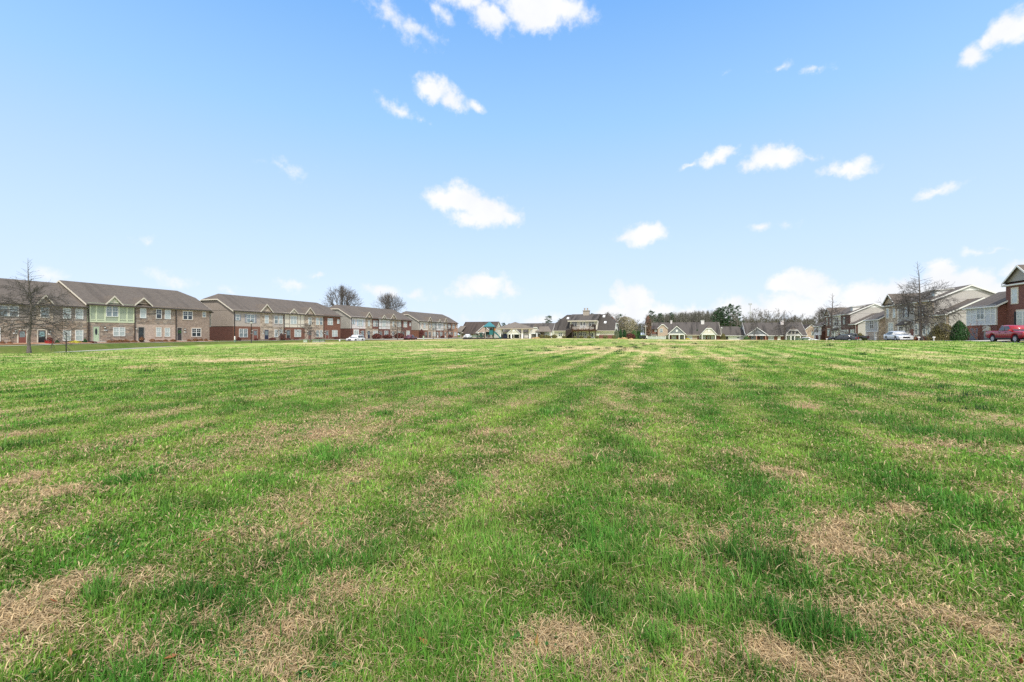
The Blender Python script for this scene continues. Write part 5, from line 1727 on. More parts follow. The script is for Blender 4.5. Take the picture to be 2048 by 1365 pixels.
shrub('cone', 'small conical evergreen between the red pot and the pale windows', 114, Dl(114), 11, 680, 'conical evergreens by the terrace', base=0)
shrub('cone', 'small conical evergreen at the downspout beside the green unit', 170, Dl(170), 10, 678, 'conical evergreens by the terrace')
shrub('yellow', 'yellow-green low bush under the pale windows of the stone unit', 150, Dl(150), 21, 682)
shrub('maroon', 'dark red low shrub at the step of the green door', 184, Dl(184), 14, 683, 'dark shrubs along the terraces')
RUS = [(219, 'small russet shrub by the green unit path'), (231, 'russet shrub under the green unit window'), (240, 'russet shrub at the right end of green unit window'), (252, 'russet shrub near the corner of the green unit'),
       (268, 'russet shrub at the downspout between green and stone units'), (305, 'tan-russet shrub right of the charcoal door'), (318, 'low wide russet shrub under the twin lower windows'), (331, 'small upright russet shrub under the twin lower windows'),
       (346, 'russet shrub at the downspout left of the tan brick unit'), (378, 'russet shrub left of the tan brick unit window'), (391, 'darker russet shrub under the tan brick unit window'), (402, 'russet shrub near the end of the tan brick unit'), (412, 'last russet shrub at the tan brick corner')]
for i, (px, lab) in enumerate(RUS):
    shrub('russet', lab, px, Dl(px, -78.6), 1.25 * (8, 9, 9, 9, 9, 8, 11, 7, 8, 6, 8, 6, 5)[i], (681, 681, 680, 679.5, 681, 678.5, 680.5, 679.5, 679, 679, 677.5, 678, 678)[i], 'russet shrubs along the sage green terrace')
for px, lab, w in ((5, 'russet shrub at the picture edge before the stone terrace', 8), (20, 'dark russet shrub left of the red-brown door', 8)): shrub('russet', lab, px, Dl(px), w, 684, 'russet shrubs along the sage green terrace')
for px, w, top, lab in ((478, 8, 675, 'low dark shrub at the corner of the red brick terrace'), (512, 7, 677, 'low dark shrub by the first door of the red brick terrace'), (545, 14, 676, 'low wide dark shrub before the stone unit of the red brick terrace'), (563, 9, 668, 'taller reddish shrub beside the stone unit window'),
                        (574, 14, 677, 'low dark hedge before the half-timbered unit'), (592, 10, 677, 'low dark shrub under the half-timbered unit window'), (637, 16, 676.5, 'low dark shrubbery mound behind the green utility boxes'), (673, 10, 674, 'dark shrub at the end of the red brick terrace'),
                        (753, 17, 668, 'dark maroon hedge before the stone unit behind the white car'), (776, 19, 670, 'dark maroon hedge before the white half-timbered unit'), (798, 19, 667, 'dark maroon hedge beside the small bare tree'), (843, 9, 660, 'tall reddish bush behind the maroon pickup'),
                        (900, 9, 670, 'dark shrub before the orange-tan brick end'), (885, 8, 672, 'dark low shrub at the door of the last terrace')):
    shrub('maroon', lab, px, Dl(px, -78), w, top, 'dark shrubs along the terraces')
# big shrubs on the right
shrub('olive', 'large rounded olive-brown bush before the beige gable end', 1883, 66, 44, 647.5)
shrub('egg', 'dense dark green egg-shaped evergreen between the olive bush and the panelled wing', 1919, 62, 30, 643)
shrub('maroon', 'low reddish hedge behind the white sedan', 1850, 72, 30, 674, 'dark shrubs along the terraces')
shrub('russet', 'small russet bush near the front of the white sedan', 1831, 74, 14, 675, 'russet shrubs along the sage green terrace')
shrub('brown', 'olive-brown bush before the beige end of the red brick terrace', 1720, 105, 12, 667.5)
x, y = at(1953, 62); plant_tree('crape', 'small multi-stemmed tree with reddish buds before the panelled wing', x, y, EYE + (HOR - 637) * 62 / FPX - g1(x, y), .4, None, 'tree', 'small_tree')
# columns and shrubs along the far end
for px, D, w, top, lab in ((1394.3, 150, 5.5, 660, 'dark green column evergreen between the two porches of the brick house'), (1435, 150, 6.2, 658, 'dark green column evergreen at the end of the brick house'), (1565, 153, 7, 662, 'dark green column evergreen at the white panel'),
                           (1605, 160, 4.5, 661, 'dark column evergreen next to the half hidden tan gable'), (1610, 161, 4.5, 661, 'second dark column evergreen next to the half hidden tan gable'), (1276, 170, 4, 661, 'thin dark evergreen in the gap by the fence'), (1279.5, 171, 3.5, 663, 'thinnest dark evergreen in the gap by the fence'),
                           (1241, 140, 7, 660, 'dark evergreen second from the clubhouse end'), (1249, 141, 7, 660.5, 'dark evergreen third from the clubhouse end')):
    shrub('arbor', lab, px, D, w, top, 'column evergreens at the far houses', 'evergreen')
shrub('grey', 'grey-green conical bush at the clubhouse end wall', 1231, 132, 14, 659)
shrub('mid', 'loose green bush in the gap beyond the clubhouse', 1268, 150, 12, 662)
shrub('maroon', 'purplish low bush in the gap beyond the clubhouse', 1261, 148, 20, 668, 'dark shrubs along the terraces')
shrub('grey', 'silvery bush at the end of the white fence', 1333, 147, 11, 671.5)
shrub('yellow', 'yellow-green bush before the brick house window', 1375, 148, 15, 677)
shrub('olive', 'rounded olive bush beside the garage wing', 1446, 146, 12, 668)
shrub('mid', 'grey-green bush at the left of the slate porch', 1493, 145, 12, 673)
shrub('mid', 'green bush between door and windows of the white-ended house', 1531, 150, 6, 673)
shrub('olive', 'brown bush before the half hidden tan gable', 1620, 160, 14, 668)
for px, w, top, lab in ((1109, 12, 670, 'reddish bush left of the clubhouse window'), (1150, 7, 672.5, 'clipped bush by the first clubhouse doors'), (1163, 9, 672.5, 'clipped bush under the middle clubhouse windows'), (1178, 9, 672, 'clipped bush by the second clubhouse doors'), (1194, 8, 671.5, 'clipped bush before the white clubhouse panel'),
                        (1211, 10, 671, 'round bush on the brick base of the clubhouse'), (1228, 8, 671, 'round bush at the corner of the clubhouse'), (1128, 9, 672, 'pale bush beside the outside stair'), (1093, 11, 671, 'round bush right of the white column porch'), (1083, 10, 670, 'dark bush before the white column porch'), (1099, 8, 672, 'small bush between cream house and clubhouse')):
    shrub('brown', lab, px, 127, w, top, 'bushes along the clubhouse')
for px, w, top, lab in ((1074, 13, 674.5, 'straw-coloured grass mound near the pavilion'), (1066, 6, 675.5, 'small straw-coloured mound beside the pavilion posts'), (1248, 16, 675.5, 'largest straw-coloured mound, beyond the clubhouse'), (1238, 7, 676.5, 'little straw mound beyond the clubhouse'), (1262, 9, 677, 'low straw mound toward the white fence')):
    shrub('tan', lab, px, 118, w, top, 'straw-coloured grass mounds', 'ornamental grass')

o = VINE.build('balcony_vine', F_BROWNRED)
x, y = UV(133.6, 133.6 * math.tan(math.atan((1170 - 1024) / FPX) - YAW))
o.location = (x, y, .42); o.rotation_euler = (0, 0, math.atan2(VY, VX))
tag(o, 'russet vine trailing along the clubhouse balcony edge', 'vine')

# ---------------------------------------------------------------- vehicles
def vehicle(name, label, cat, u, v, head, pm, kind, group=None, px=None):
    P = dict(suv=dict(L=4.95, W=1.98, H=1.76, wr=.385, wb=2.95, fo=.95, zb=.3, belt=1.08, hood=1.07, nose=.9, c0=-2.36, c1=.98, t0=-2.02, t1=.1, rear=1.05),
             sedan=dict(L=4.85, W=1.86, H=1.47, wr=.335, wb=2.85, fo=.96, zb=.24, belt=.95, hood=.96, nose=.76, c0=-1.95, c1=1.15, t0=-1.0, t1=.22, rear=1.0),
             pickup=dict(L=5.4, W=1.93, H=1.8, wr=.39, wb=3.24, fo=.92, zb=.42, belt=1.2, hood=1.19, nose=1.08, c0=-.72, c1=1.42, t0=-.55, t1=.62, rear=1.18))[kind]
    if px is not None:
        x, y = at(*px)
    else: x, y = UV(u, v)
    z = g1(x, y) + .1
    root = thing(name, label, cat, (x, y, z), head, group)
    L, W, H, wr = P['L'], P['W'] / 2, P['H'], P['wr']
    xf = L / 2 - P['fo']; xr = xf - P['wb']
    xs = sorted(set([round(t, 3) for t in list(np.linspace(-L / 2, L / 2, 25)) + [-L / 2 + .06, L / 2 - .06] + [w + d for w in (xf, xr) for d in np.linspace(-wr * 1.22, wr * 1.22, 9)]]))
    rings = []
    for xx in xs:
        q = xx / (L / 2)
        w = W * (1 - .1 * abs(q) ** 7)
        if xx > P['c1'] - .1: zt = P['hood'] + (P['nose'] - P['hood']) * ((xx - P['c1'] + .1) / (L / 2 - P['c1'] + .1)) ** 1.5
        else: zt = P['belt'] if kind != 'sedan' or xx > P['c0'] else P['belt'] + (P['rear'] - P['belt']) * min(1, (P['c0'] - xx) / .25)
        zb = P['zb'] + .1 * max(0, abs(q) - .85) / .15
        for wx in (xf, xr):
            d = abs(xx - wx)
            if d < wr * 1.2: zb = max(zb, wr + math.sqrt(max(0, (wr * 1.2) ** 2 - d * d)))
        zb = min(zb, zt - .16)
        e = .06 if abs(q) > .985 else 0
        zt -= e
        h = zt - zb
        rings.append([(xx, -w * .93, zb), (xx, -w, zb + h * .12), (xx, -w * 1.0, zb + h * .6), (xx, -w * .975, zt - h * .1), (xx, -w * .9, zt), (xx, 0, zt + .025),
                      (xx, w * .9, zt), (xx, w * .975, zt - h * .1), (xx, w * 1.0, zb + h * .6), (xx, w, zb + h * .12), (xx, w * .93, zb)])
    MB().loft(rings).build('body', pm, root, True)
    MB().box(-L / 2 + .25, L / 2 - .25, -W * .72, W * .72, P['zb'] - .1, P['belt'] - .2).build('underbody', M_RUBBER, root)
    # cabin
    zb, zt = P['belt'] - .03, H
    bw, tw_ = W * .93, W * .72
    c0, c1, t0, t1 = P['c0'], P['c1'], P['t0'], P['t1']
    R4 = lambda a, b, w, z, k=.0: [(a, -w * (1 - k), z), (a + (b - a) * .5, -w, z), (b, -w * (1 - k), z), (b, w * (1 - k), z), (a + (b - a) * .5, w, z), (a, w * (1 - k), z)]
    MB().loft([R4(c0, c1, bw, zb), R4(c0 + (t0 - c0) * .9, c1 + (t1 - c1) * .9, bw + (tw_ - bw) * .88, zb + (zt - zb) * .9, .02), R4(t0, t1, tw_, zt - .04, .03), R4(t0 + .15, t1 - .15, tw_ * .82, zt, .05)]).build('cabin', pm, root, True)
    def side(s, t, sg, o=.012):
        xa = c0 + (t0 - c0) * t; xb = c1 + (t1 - c1) * t
        return (xa + (xb - xa) * s, sg * (bw + (tw_ - bw) * t + o + .01 * (1 - abs(2 * s - 1))), zb + (zt - .04 - zb) * t)
    spans = dict(suv=((.06, .24), (.27, .56), (.59, .93)), sedan=((.1, .5), (.53, .9)), pickup=((.07, .45), (.49, .9)))[kind]
    for sg in (-1, 1):
        for a, b in spans:
            MB().poly([side(a, .12, sg), side(b, .12, sg), side(min(b, .97), .88, sg), side(a, .88, sg)][::sg]).build('side_window', G_CAR, root)
    def endp(t, w, e, o=.015):
        xx = (c1 + (t1 - c1) * t + o) if e else (c0 + (t0 - c0) * t - o)
        return (xx, w * (bw + (tw_ - bw) * t), zb + (zt - .04 - zb) * t)
    MB().poly([endp(.08, -.9, 1), endp(.08, .9, 1), endp(.92, .88, 1), endp(.92, -.88, 1)]).build('windscreen', G_CAR, root)
    MB().poly([endp(.15, .86, 0), endp(.15, -.86, 0), endp(.88, -.84, 0), endp(.88, .84, 0)]).build('rear_window', G_CAR, root)
    for sg in (-1, 1):
        for wx in (xf, xr):
            yy = sg * (W - .13)
            t = MB().lathe((wx, yy - .115, wr), [(wr * .62, .0), (wr * .96, .0), (wr, .03), (wr, .2), (wr * .96, .23), (wr * .62, .23)], 22, 'y', False).build('wheel', M_RUBBER, root, True)
            rim = MB().lathe((wx, yy - .105, wr), [(wr * .14, .0), (wr * .64, .0), (wr * .64, .21), (wr * .14, .21)], 22, 'y')
            yo = yy + sg * .108
            for k in range(6):
                a = k * math.pi / 3
                c_, s_ = math.cos(a), math.sin(a)
                pts = [(wx + c_ * r_ * wr - s_ * w_, yo + sg * .006, wr + s_ * r_ * wr + c_ * w_) for r_, w_ in ((.1, -.035), (.66, -.055), (.66, .055), (.1, .035))]
                rim.poly(pts)
            rim.build('rim', M_RIM, t)
        hx = L / 2
        MB().box(hx - .2, hx - .01, sg * W * .58 - .16, sg * W * .58 + .22 * (1 if sg > 0 else .6), P['nose'] - .24, P['nose'] - .08).build('headlight', M_LENS, root)
        MB().box(-hx - .012, -hx + .12, sg * W * .72 - .13, sg * W * .72 + .13, P['rear'] - .38, P['rear'] - .08).build('taillight', M_TAIL, root)
        MB().box(c1 - .32, c1 - .14, sg * (W * .98) if sg < 0 else W * .9, sg * W * .9 if sg < 0 else W * .98, P['belt'] - .02, P['belt'] + .1).box(c1 - .34, c1 - .12, min(sg * W * .98, sg * W * 1.16), max(sg * W * .98, sg * W * 1.16), P['belt'] - .02, P['belt'] + .17).build('mirror', pm, root)
        for a, b in spans[-2:]:
            xx = c0 + (c1 - c0) * (a + .04)
            MB().box(xx, xx + .22, min(sg * W * .985, sg * (W + .022)), max(sg * W * .985, sg * (W + .022)), P['belt'] - .2, P['belt'] - .15).build('handle', pm if kind != 'pickup' else M_BLACK, root)
        MB().box(xr + wr * 1.3, xf - wr * 1.3, min(sg * W * .95, sg * (W + .012)), max(sg * W * .95, sg * (W + .012)), P['zb'] - .02, P['zb'] + .09).build('sill', M_BLACK, root)
    MB().box(L / 2 - .05, L / 2 + .02, -W * .42, W * .42, P['nose'] - .34, P['nose'] - .09).build('grille', M_BLACK, root)
    MB().box(L / 2 - .12, L / 2 + .05, -W * .82, W * .82, P['zb'] + .04, P['zb'] + .2).build('bumper', M_BLACK if kind != 'sedan' else pm, root)
    MB().box(-L / 2 - .06, -L / 2 + .1, -W * .84, W * .84, P['zb'] + .06, P['zb'] + .24).build('bumper', M_CHROME if kind == 'pickup' else M_BLACK, root)
    MB().box(-L / 2 - .075, -L / 2 - .061, -.17, .17, P['zb'] + .1, P['zb'] + .2).build('number_plate', M_SIGN, root)
    if kind == 'pickup':
        MB().box(-L / 2 + .1, c0 - .08, -W * .8, W * .8, P['belt'] - .25, P['belt'] + .03).build('bed_liner', M_BLACK, root)
        MB().box(-L / 2 + .02, c0 - .03, -W * .9, -W * .8 - .004, P['belt'] - .05, P['belt'] + .045).box(-L / 2 + .02, c0 - .03, W * .8 + .004, W * .9, P['belt'] - .05, P['belt'] + .045).build('bed_rail', pm, root)
        MB().box(-1.35, -1.05, -W - .008, -W + .1, .98, 1.03).build('badge', M_CHROME, root)
    return root


BACK = math.atan2(-UY, -UX)
vehicle('pickup_truck', 'bright red crew-cab pickup parked before the burgundy brick house', 'pickup', 0, 0, BACK, P_RED, 'pickup', 'vehicles parked on the streets', px=(2028, 46.2))
vehicle('parked_car', 'white sedan facing forward in front of the tan stone terrace', 'car', 0, 0, BACK, P_WHITE, 'sedan', 'vehicles parked on the streets', px=(1796, 65.5))
vehicle('parked_car', 'dark sedan with a red tail light, next to the black pickup', 'car', 0, 0, math.atan2(UY, UX) + .95, P_GREYBLUE, 'sedan', 'vehicles parked on the streets', px=(1686, 92))
vehicle('pickup_truck', 'black pickup parked behind the dark sedan by the red brick terrace', 'pickup', 0, 0, math.atan2(UY, UX) + 1.05, P_BLACK, 'pickup', 'vehicles parked on the streets', px=(1706, 98))
vehicle('parked_car', 'white car, mostly its roof, behind a green utility box by the half hidden tan gable', 'car', 0, 0, BACK + 1.2, P_WHITE, 'sedan', 'vehicles parked on the streets', px=(1616, 125))
vehicle('parked_car', 'white sport utility car by the terrace with light blue shutters', 'car', 0, 0, BACK + .12, P_WHITE, 'suv', 'vehicles parked on the streets', px=(711, 103))
vehicle('pickup_truck', 'maroon pickup with a silver nose before the last terrace', 'pickup', 0, 0, BACK + .1, P_MAROON, 'pickup', 'vehicles parked on the streets', px=(821, 131))
vehicle('pickup_truck', 'white pickup beside the playground and the low house garage', 'pickup', 0, 0, BACK + .12, P_WHITE, 'pickup', 'vehicles parked on the streets', px=(936, 164))


# ---------------------------------------------------------------- playground and pavilion
def place(px, D): 
    x, y = at(px, D); return x, y, g1(x, y)


D = 112.0; s = D / FPX
x, y, z = place(979, D)
t = thing('playground_tower', 'teal-roofed playground tower with a dark green slide', 'playground', (x, y, z))
def tz(py): return EYE + (HOR - py) * s - z
hx = 8.0 * s
for sx in (-1, 1):
    for yy in (-.95, .95):
        MB().tube([(sx * hx, yy, -.3), (sx * hx, yy, tz(655))], .1, 8).build('post', M_DKGREEN if sx > 0 else M_TAUPE, t)
rf = MB(); e = 11.8 * s; zz = tz(653.6); ap = (0, 0, tz(644.6))
for a, b in (((-e, -1.5), (e, -1.5)), ((e, -1.5), (e, 1.5)), ((e, 1.5), (-e, 1.5)), ((-e, 1.5), (-e, -1.5))):
    rf.slab([(a[0], a[1], zz), (b[0], b[1], zz), (b[0] * .12, b[1] * .12, ap[2]), (a[0] * .12, a[1] * .12, ap[2])], .08)
rf.slab([(-.15, -.2, ap[2]), (.15, -.2, ap[2]), (.15, .2, ap[2]), (-.15, .2, ap[2])], .05)
r_ = rf.build('roof', M_TEALROOF, t)
MB().box(-e, e, -1.52, -1.4, zz - .22, zz - .082).box(-e, e, 1.4, 1.52, zz - .22, zz - .082).build('roof_skirt', M_DKGREEN, r_)
MB().box(-hx, hx, -.95, .95, tz(670.2), tz(669.4)).build('platform', M_DKGREEN, t)
MB().box(0, hx - .1, -1.06, -.98, tz(670), tz(658)).build('panel', M_TEAL, t)
MB().box(.12, hx - .3, -1.09, -1.063, tz(660.6), tz(656.5)).build('panel', M_BLACK, t)
MB().box(-hx + .1, 0, .9, .98, tz(669.4), tz(664)).build('panel', M_DKGREEN, t)
sl = MB()
xa, xb = hx, 24.0 * s
top = [(hx - .05, tz(665)), (hx + .35, tz(666.2)), (hx + 1.2, tz(672.2)), (xb - .45, tz(676.3)), (xb, tz(676.9))]
for i in range(4):
    (a, za), (b, zb_) = top[i], top[i + 1]
    sl.slab([(a, -.85, za), (b, -.85, zb_), (b, -.2, zb_), (a, -.2, za)], .06)
    for yy in (-.9, -.2):
        sl.slab([(a, yy, za + .32), (b, yy, zb_ + .32), (b, yy + .05, zb_ + .32), (a, yy + .05, za + .32)], .38)
sl.build('slide', M_TEAL, t)
lad = MB()
for i in range(7):
    lad.tube([(-hx - .9 + i * .13, -.5, .25 + i * .27), (-hx - .9 + i * .13, .5, .25 + i * .27)], .035, 5)
for yy in (-.5, .5): lad.tube([(-hx - 1.0, yy, 0), (-hx - .02, yy, tz(664))], .045, 5)
lad.build('ladder', M_DKGREEN, t)
MB().lathe((hx + .28, -.9, tz(659.5)), [(.01, 0), (.3, 0), (.3, .08), (.01, .08)], 14, 'y').build('steering_wheel', plain('orange_plastic', (.5, .22, .06), .5), t)

x, y, z = place(975, 111)
w = 47 * 111 / FPX
m = MB().box(-w, w, -3.2, -3.0, -.1, .2).box(-w, w, 7, 7.2, -.1, .2).box(-w, -w + .2, -2.99, 6.99, -.1, .2).box(w - .2, w, -2.99, 6.99, -.1, .2)
o = m.build('playground_border', M_RUBBER); o.location = (x, y, z); tag(o, 'black low border around the playground', 'border')
x, y, z = place(962, 113)
t = thing('play_climber', 'small dark green climbing frame left of the slide tower', 'playground', (x, y, z))
m = MB()
for i in range(6):
    a = i * math.pi / 5
    m.tube([(math.cos(a) * .95, -.5, .2 + 1.5 * math.sin(a)), (math.cos(a) * .95, .5, .2 + 1.5 * math.sin(a))], .05, 5)
for yy in (-.5, .5): m.tube([(math.cos(i * math.pi / 10) * .95, yy, 1.5 * math.sin(i * math.pi / 10) + .1) for i in range(11)], .05, 5)
m.build('frame', M_DKGREEN, t)
MB().box(-.6, .6, -.45, .45, .5, .9).box(-.25, .25, -.45, .45, .9, 1.5).build('panel', M_DKGREEN, t)
x, y, z = place(951, 114)
t = thing('park_bench', 'dark green slatted bench beside the playground', 'bench', (x, y, z))
for sx in (-1, 1): MB().box(sx * .8 - .04, sx * .8 + .04, -.25, .25, 0, .45).box(sx * .8 - .04, sx * .8 + .04, .2, .26, .45, .9).build('leg', M_DKGREEN, t)
m = MB()
for i in range(4): m.box(-1, 1, -.25 + i * .12, -.16 + i * .12, .452, .49)
m.build('seat', M_BOXGREEN, t)
m = MB()
for i in range(3): m.box(-1, 1, .15, .196, .56 + i * .13, .65 + i * .13)
m.build('backrest', M_BOXGREEN, t)

D = 111.0; s = D / FPX
x, y, z = place(1030.5, D + 4.0)
t = thing('pavilion', 'open pavilion with white posts and a tan hipped roof', 'pavilion', (x, y, z))
hx = 31.5 * s; hy = 4.0
ez = EYE + (HOR - 656.3) * s - z; rz = EYE + (HOR - 644.3) * (D + 4) / FPX - z
rf = MB(); ex, ey = 36.5 * s, hy + .6
for a, b in (((-ex, -ey), (ex, -ey)), ((ex, -ey), (ex, ey)), ((ex, ey), (-ex, ey)), ((-ex, ey), (-ex, -ey))):
    rf.slab([(a[0], a[1], ez), (b[0], b[1], ez), (0, 0, rz)], .1)
r_ = rf.build('roof', RF_TAN, t)
m = MB().box(-ex, ex, -ey - .03, -ey + .02, ez - .28, ez - .104).box(-ex, ex, ey - .02, ey + .03, ez - .28, ez - .104).box(-ex - .03, -ex + .02, -ey + .021, ey - .021, ez - .28, ez - .104).box(ex - .02, ex + .03, -ey + .021, ey - .021, ez - .28, ez - .104)
m.build('fascia', M_TAUPE, r_)
MB().box(-ex + .1, ex - .1, -ey + .1, ey - .1, ez - .3, ez - .25).build('ceiling', M_CREAM, r_)
for sx, w_ in ((-1, .17), (-.28, .17), (.47, .2), (1, .17)):
    for yy in (-hy + .3, hy - .3):
        MB().box(sx * (hx - .3) - w_, sx * (hx - .3) + w_, yy - w_, yy + w_, -.2, ez - .301).build('post', M_WHITE, t)
MB().box(-ex + .4, ex - .4, -hy, hy, -.3, .06).build('floor_slab', M_CONC, t)
for k, (tx, ty) in enumerate(((-1.6, -.8), (1.5, -.6), (.1, 1.6))):
    q = thing('picnic_table', ['dark picnic table under the pavilion, nearest the blue-covered grill', 'dark picnic table in the middle of the pavilion', 'dark picnic table at the back of the pavilion'][k], 'picnic table', (x + tx, y + ty, z + .07), .1 * k, 'picnic tables under the pavilion')
    MB().box(-.9, .9, -.4, .4, .7, .76).build('table_top', M_BLACK, q)
    for sy in (-1, 1): MB().box(-.9, .9, sy * .72 - .13, sy * .72 + .13, .43, .47).build('bench_seat', M_BLACK, q)
    for sx in (-.65, .65): MB().box(sx - .04, sx + .04, -.8, .8, .36, .425).box(sx - .04, sx + .04, -.35, -.27, 0, .355).box(sx - .04, sx + .04, .27, .35, 0, .355).box(sx - .04, sx + .04, -.05, .05, .43, .695).build('leg', M_BLACK, q)
xx, yy, zz = place(1010.5, 112.3)
q = thing('covered_grill', 'grill under a navy blue cover at the pavilion edge', 'grill', (xx, yy, zz + .07))
MB().loft([[(-.55, -.35, .1), (.55, -.35, .1), (.55, .35, .1), (-.55, .35, .1)], [(-.5, -.32, .9), (.5, -.32, .9), (.5, .32, .9), (-.5, .32, .9)], [(-.3, -.22, 1.25), (.3, -.22, 1.25), (.3, .22, 1.25), (-.3, .22, 1.25)]]).build('cover', plain('navy_cover', (.02, .03, .08), .7), q)
for sx in (-.45, .45): MB().tube([(sx, 0, 0), (sx, 0, .12)], .05, 8).build('wheel', M_RUBBER, q)
xx, yy, zz = place(1004.5, 110)
q = thing('litter_bin', 'tall black litter bin at the pavilion corner', 'bin', (xx, yy, zz))
MB().lathe((0, 0, 0), [(.28, 0), (.32, .9), (.33, .95), (.3, 1.0)], 14).build('barrel', M_BLACK, q)
MB().lathe((0, 0, 1.0), [(.31, 0), (.33, .08), (.2, .3), (.05, .34)], 14).build('lid', M_BLACK, q)


# ---------------------------------------------------------------- lamps, boxes, signs, fence
def lamp_post(label, px, D, h, white=False):
    x, y, z = place(px, D)
    t = thing('street_lamp', label, 'street lamp', (x, y, z - .05), 0, 'street lamps')
    mt = M_WHITE if white else M_BLACK
    MB().lathe((0, 0, 0), [(.14, 0), (.14, .25), (.09, .45), (.065, .5), (.05, h - .55), (.09, h - .5), (.06, h - .46)], 10).build('pole', mt, t, True)
    MB().lathe((0, 0, h - .46), [(.1, 0), (.17, .02), (.21, .3), (.18, .32)], 10).build('lamp_glass', M_LAMPGLASS, t)
    MB().lathe((0, 0, h - .14), [(.26, 0), (.24, .04), (.1, .12), (.03, .2)], 10).build('lamp_cap', mt, t)


def hz_(top, px, D):
    x, y = at(px, D); return EYE + (HOR - top) * D / FPX - g1(x, y) + .05


lamp_post('black street lamp before the red brick terrace', 502.5, 72, hz_(642, 502.5, 72))
lamp_post('black street lamp before the last terrace', 866.5, 132, hz_(652, 866.5, 132))
lamp_post('black street lamp behind the white sedan', 1812, 66, hz_(641, 1812, 66))
lamp_post('white lamp post beside the garage wing', 1443.3, 150, hz_(655, 1443.3, 150), True)


def cabinet(label, px, D, wpx, top, mat, name='utility_box', depth=.9, cap=True, group='green utility boxes', low=None):
    x, y, z = place(px, D)
    w = wpx / 2 * D / FPX; h = EYE + (HOR - top) * D / FPX - z
    t = thing(name, label, 'utility box', (x, y, z - .05), .25, group)
    MB().box(-w, w, -depth / 2, depth / 2, .14, h).build('cabinet', mat, t)
    MB().box(-w - .08, w + .08, -depth / 2 - .08, depth / 2 + .08, -.1, .136).build('plinth', M_CONC, t)
    MB().prism([(-w - .04, h + .004), (w + .04, h + .004), (w + .02, h + .1), (-w - .02, h + .1)], -depth / 2 - .04, depth / 2 + .04).build('lid', mat, t)
    MB().box(-w * .1, w * .1, -depth / 2 - .03, -depth / 2 - .003, h * .4, h * .55).build('latch', M_BLACK, t)
    return t


cabinet('larger faded green transformer box by the small bare tree', 632.5, 78, 12, 679.3, M_BOXGREEN)
cabinet('smaller dark green utility box beside the transformer', 644, 80, 9, 679.4, M_BOXGREEN)
cabinet('pale green utility pedestal left of the small bare tree', 611, 77, 6, 680.5, M_PALEGREEN, depth=.5)
cabinet('pale green pedestal between the maroon pickup and the terrace', 847, 138, 2.6, 672.5, M_PALEGREEN, depth=.3)
cabinet('dark green utility box in front of the white car roof', 1609, 112, 12, 677, M_BOXGREEN)
cabinet('smaller green utility box left of the white car roof', 1597, 112, 9, 677.6, M_BOXGREEN)
x, y, z = place(469.5, 80)
t = thing('utility_pedestal', 'slim white and green utility pedestal at the brick corner', 'utility box', (x, y, z))
MB().lathe((0, 0, -.1), [(.16, 0), (.16, .5), (.1, .52)], 10).build('base', M_BOXGREEN, t); MB().lathe((0, 0, .425), [(.1, 0), (.1, .5), (.05, .6)], 10).build('cap', M_WHITE, t)
x, y, z = place(679.3, 96)
t = thing('utility_pedestal', 'white utility post at the end of the red brick terrace', 'utility box', (x, y, z))
MB().lathe((0, 0, -.1), [(.14, 0), (.14, .75), (.12, .77)], 10).build('base', M_WHITE, t); MB().lathe((0, 0, .675), [(.15, 0), (.15, .12), (.05, .2)], 10).build('cap', M_WHITE, t)

x, y, z = place(132.3, 40)
t = thing('sign_post', 'dark post with a small white sign beside the young oak', 'sign', (x, y, z), math.atan2(x, -y) * 0 - .6)
hh = EYE + (HOR - 665) * 40 / FPX - z
MB().box(-.035, .035, -.035, .035, -.2, hh).build('post', M_BLACK, t)
p = MB().box(-.14, .14, -.06, -.037, hh - .62, hh - .28).build('sign_panel', M_SIGN, t)
m = MB()
for i, w_ in enumerate((.09, .1, .07, .1)): m.box(-w_, w_, -.0625, -.0602, hh - .36 - i * .06, hh - .34 - i * .06)
m.build('lettering', M_BLACK, p)
x, y, z = place(99, Dl(99, -78.6))
t = thing('planter', 'red glazed pot with a small plant beside the black door', 'planter', (x, y, g1(x, y)))
MB().lathe((0, 0, 0), [(.25, 0), (.42, .12), (.45, .38), (.5, .4), (.5, .46), (.4, .44)], 16).build('pot', M_REDPOT, t)
m = leafy(5, 160, 'dome', .07, .42, .5); m.v = [(a, b, c + .4) for a, b, c in m.v]; m.build('foliage', F_MAROON, t)
x, y, z = place(283, Dl(283, -78.4))
t = thing('planter', 'dark pot with a russet plant before the charcoal door of the stone unit', 'planter', (x, y, g1(x, y)))
MB().lathe((0, 0, 0), [(.2, 0), (.3, .3), (.33, .34), (.28, .33)], 14).build('pot', M_BLACK, t)
m = leafy(6, 160, 'ball', .07, .34, .55); m.v = [(a, b, c + .28) for a, b, c in m.v]; m.build('foliage', F_BROWNRED, t)

for px, D, lab in ((1653.5, 92, 'white mailbox with a cross arm at the foot of the red brick terrace'), (1751, 70, 'white mailbox before the beige wing with stone garage'), (1837.5, 56, 'white mailbox beside the tall bare oak'), (1867.5, 54, 'short white post before the olive bush')):
    x, y, z = place(px, D)
    t = thing('mailbox', lab, 'mailbox', (x, y, z), BACK + .4, 'white mailboxes along the kerb'); t.scale = (.6,) * 3
    MB().box(-.055, .055, -.055, .055, -.3, .95).build('post', M_WHITE, t)
    MB().prism([(-.1, .96), (.1, .96), (.1, 1.1), (.06, 1.17), (-.06, 1.17), (-.1, 1.1)], -.26, .26).build('box', M_WHITE, t)

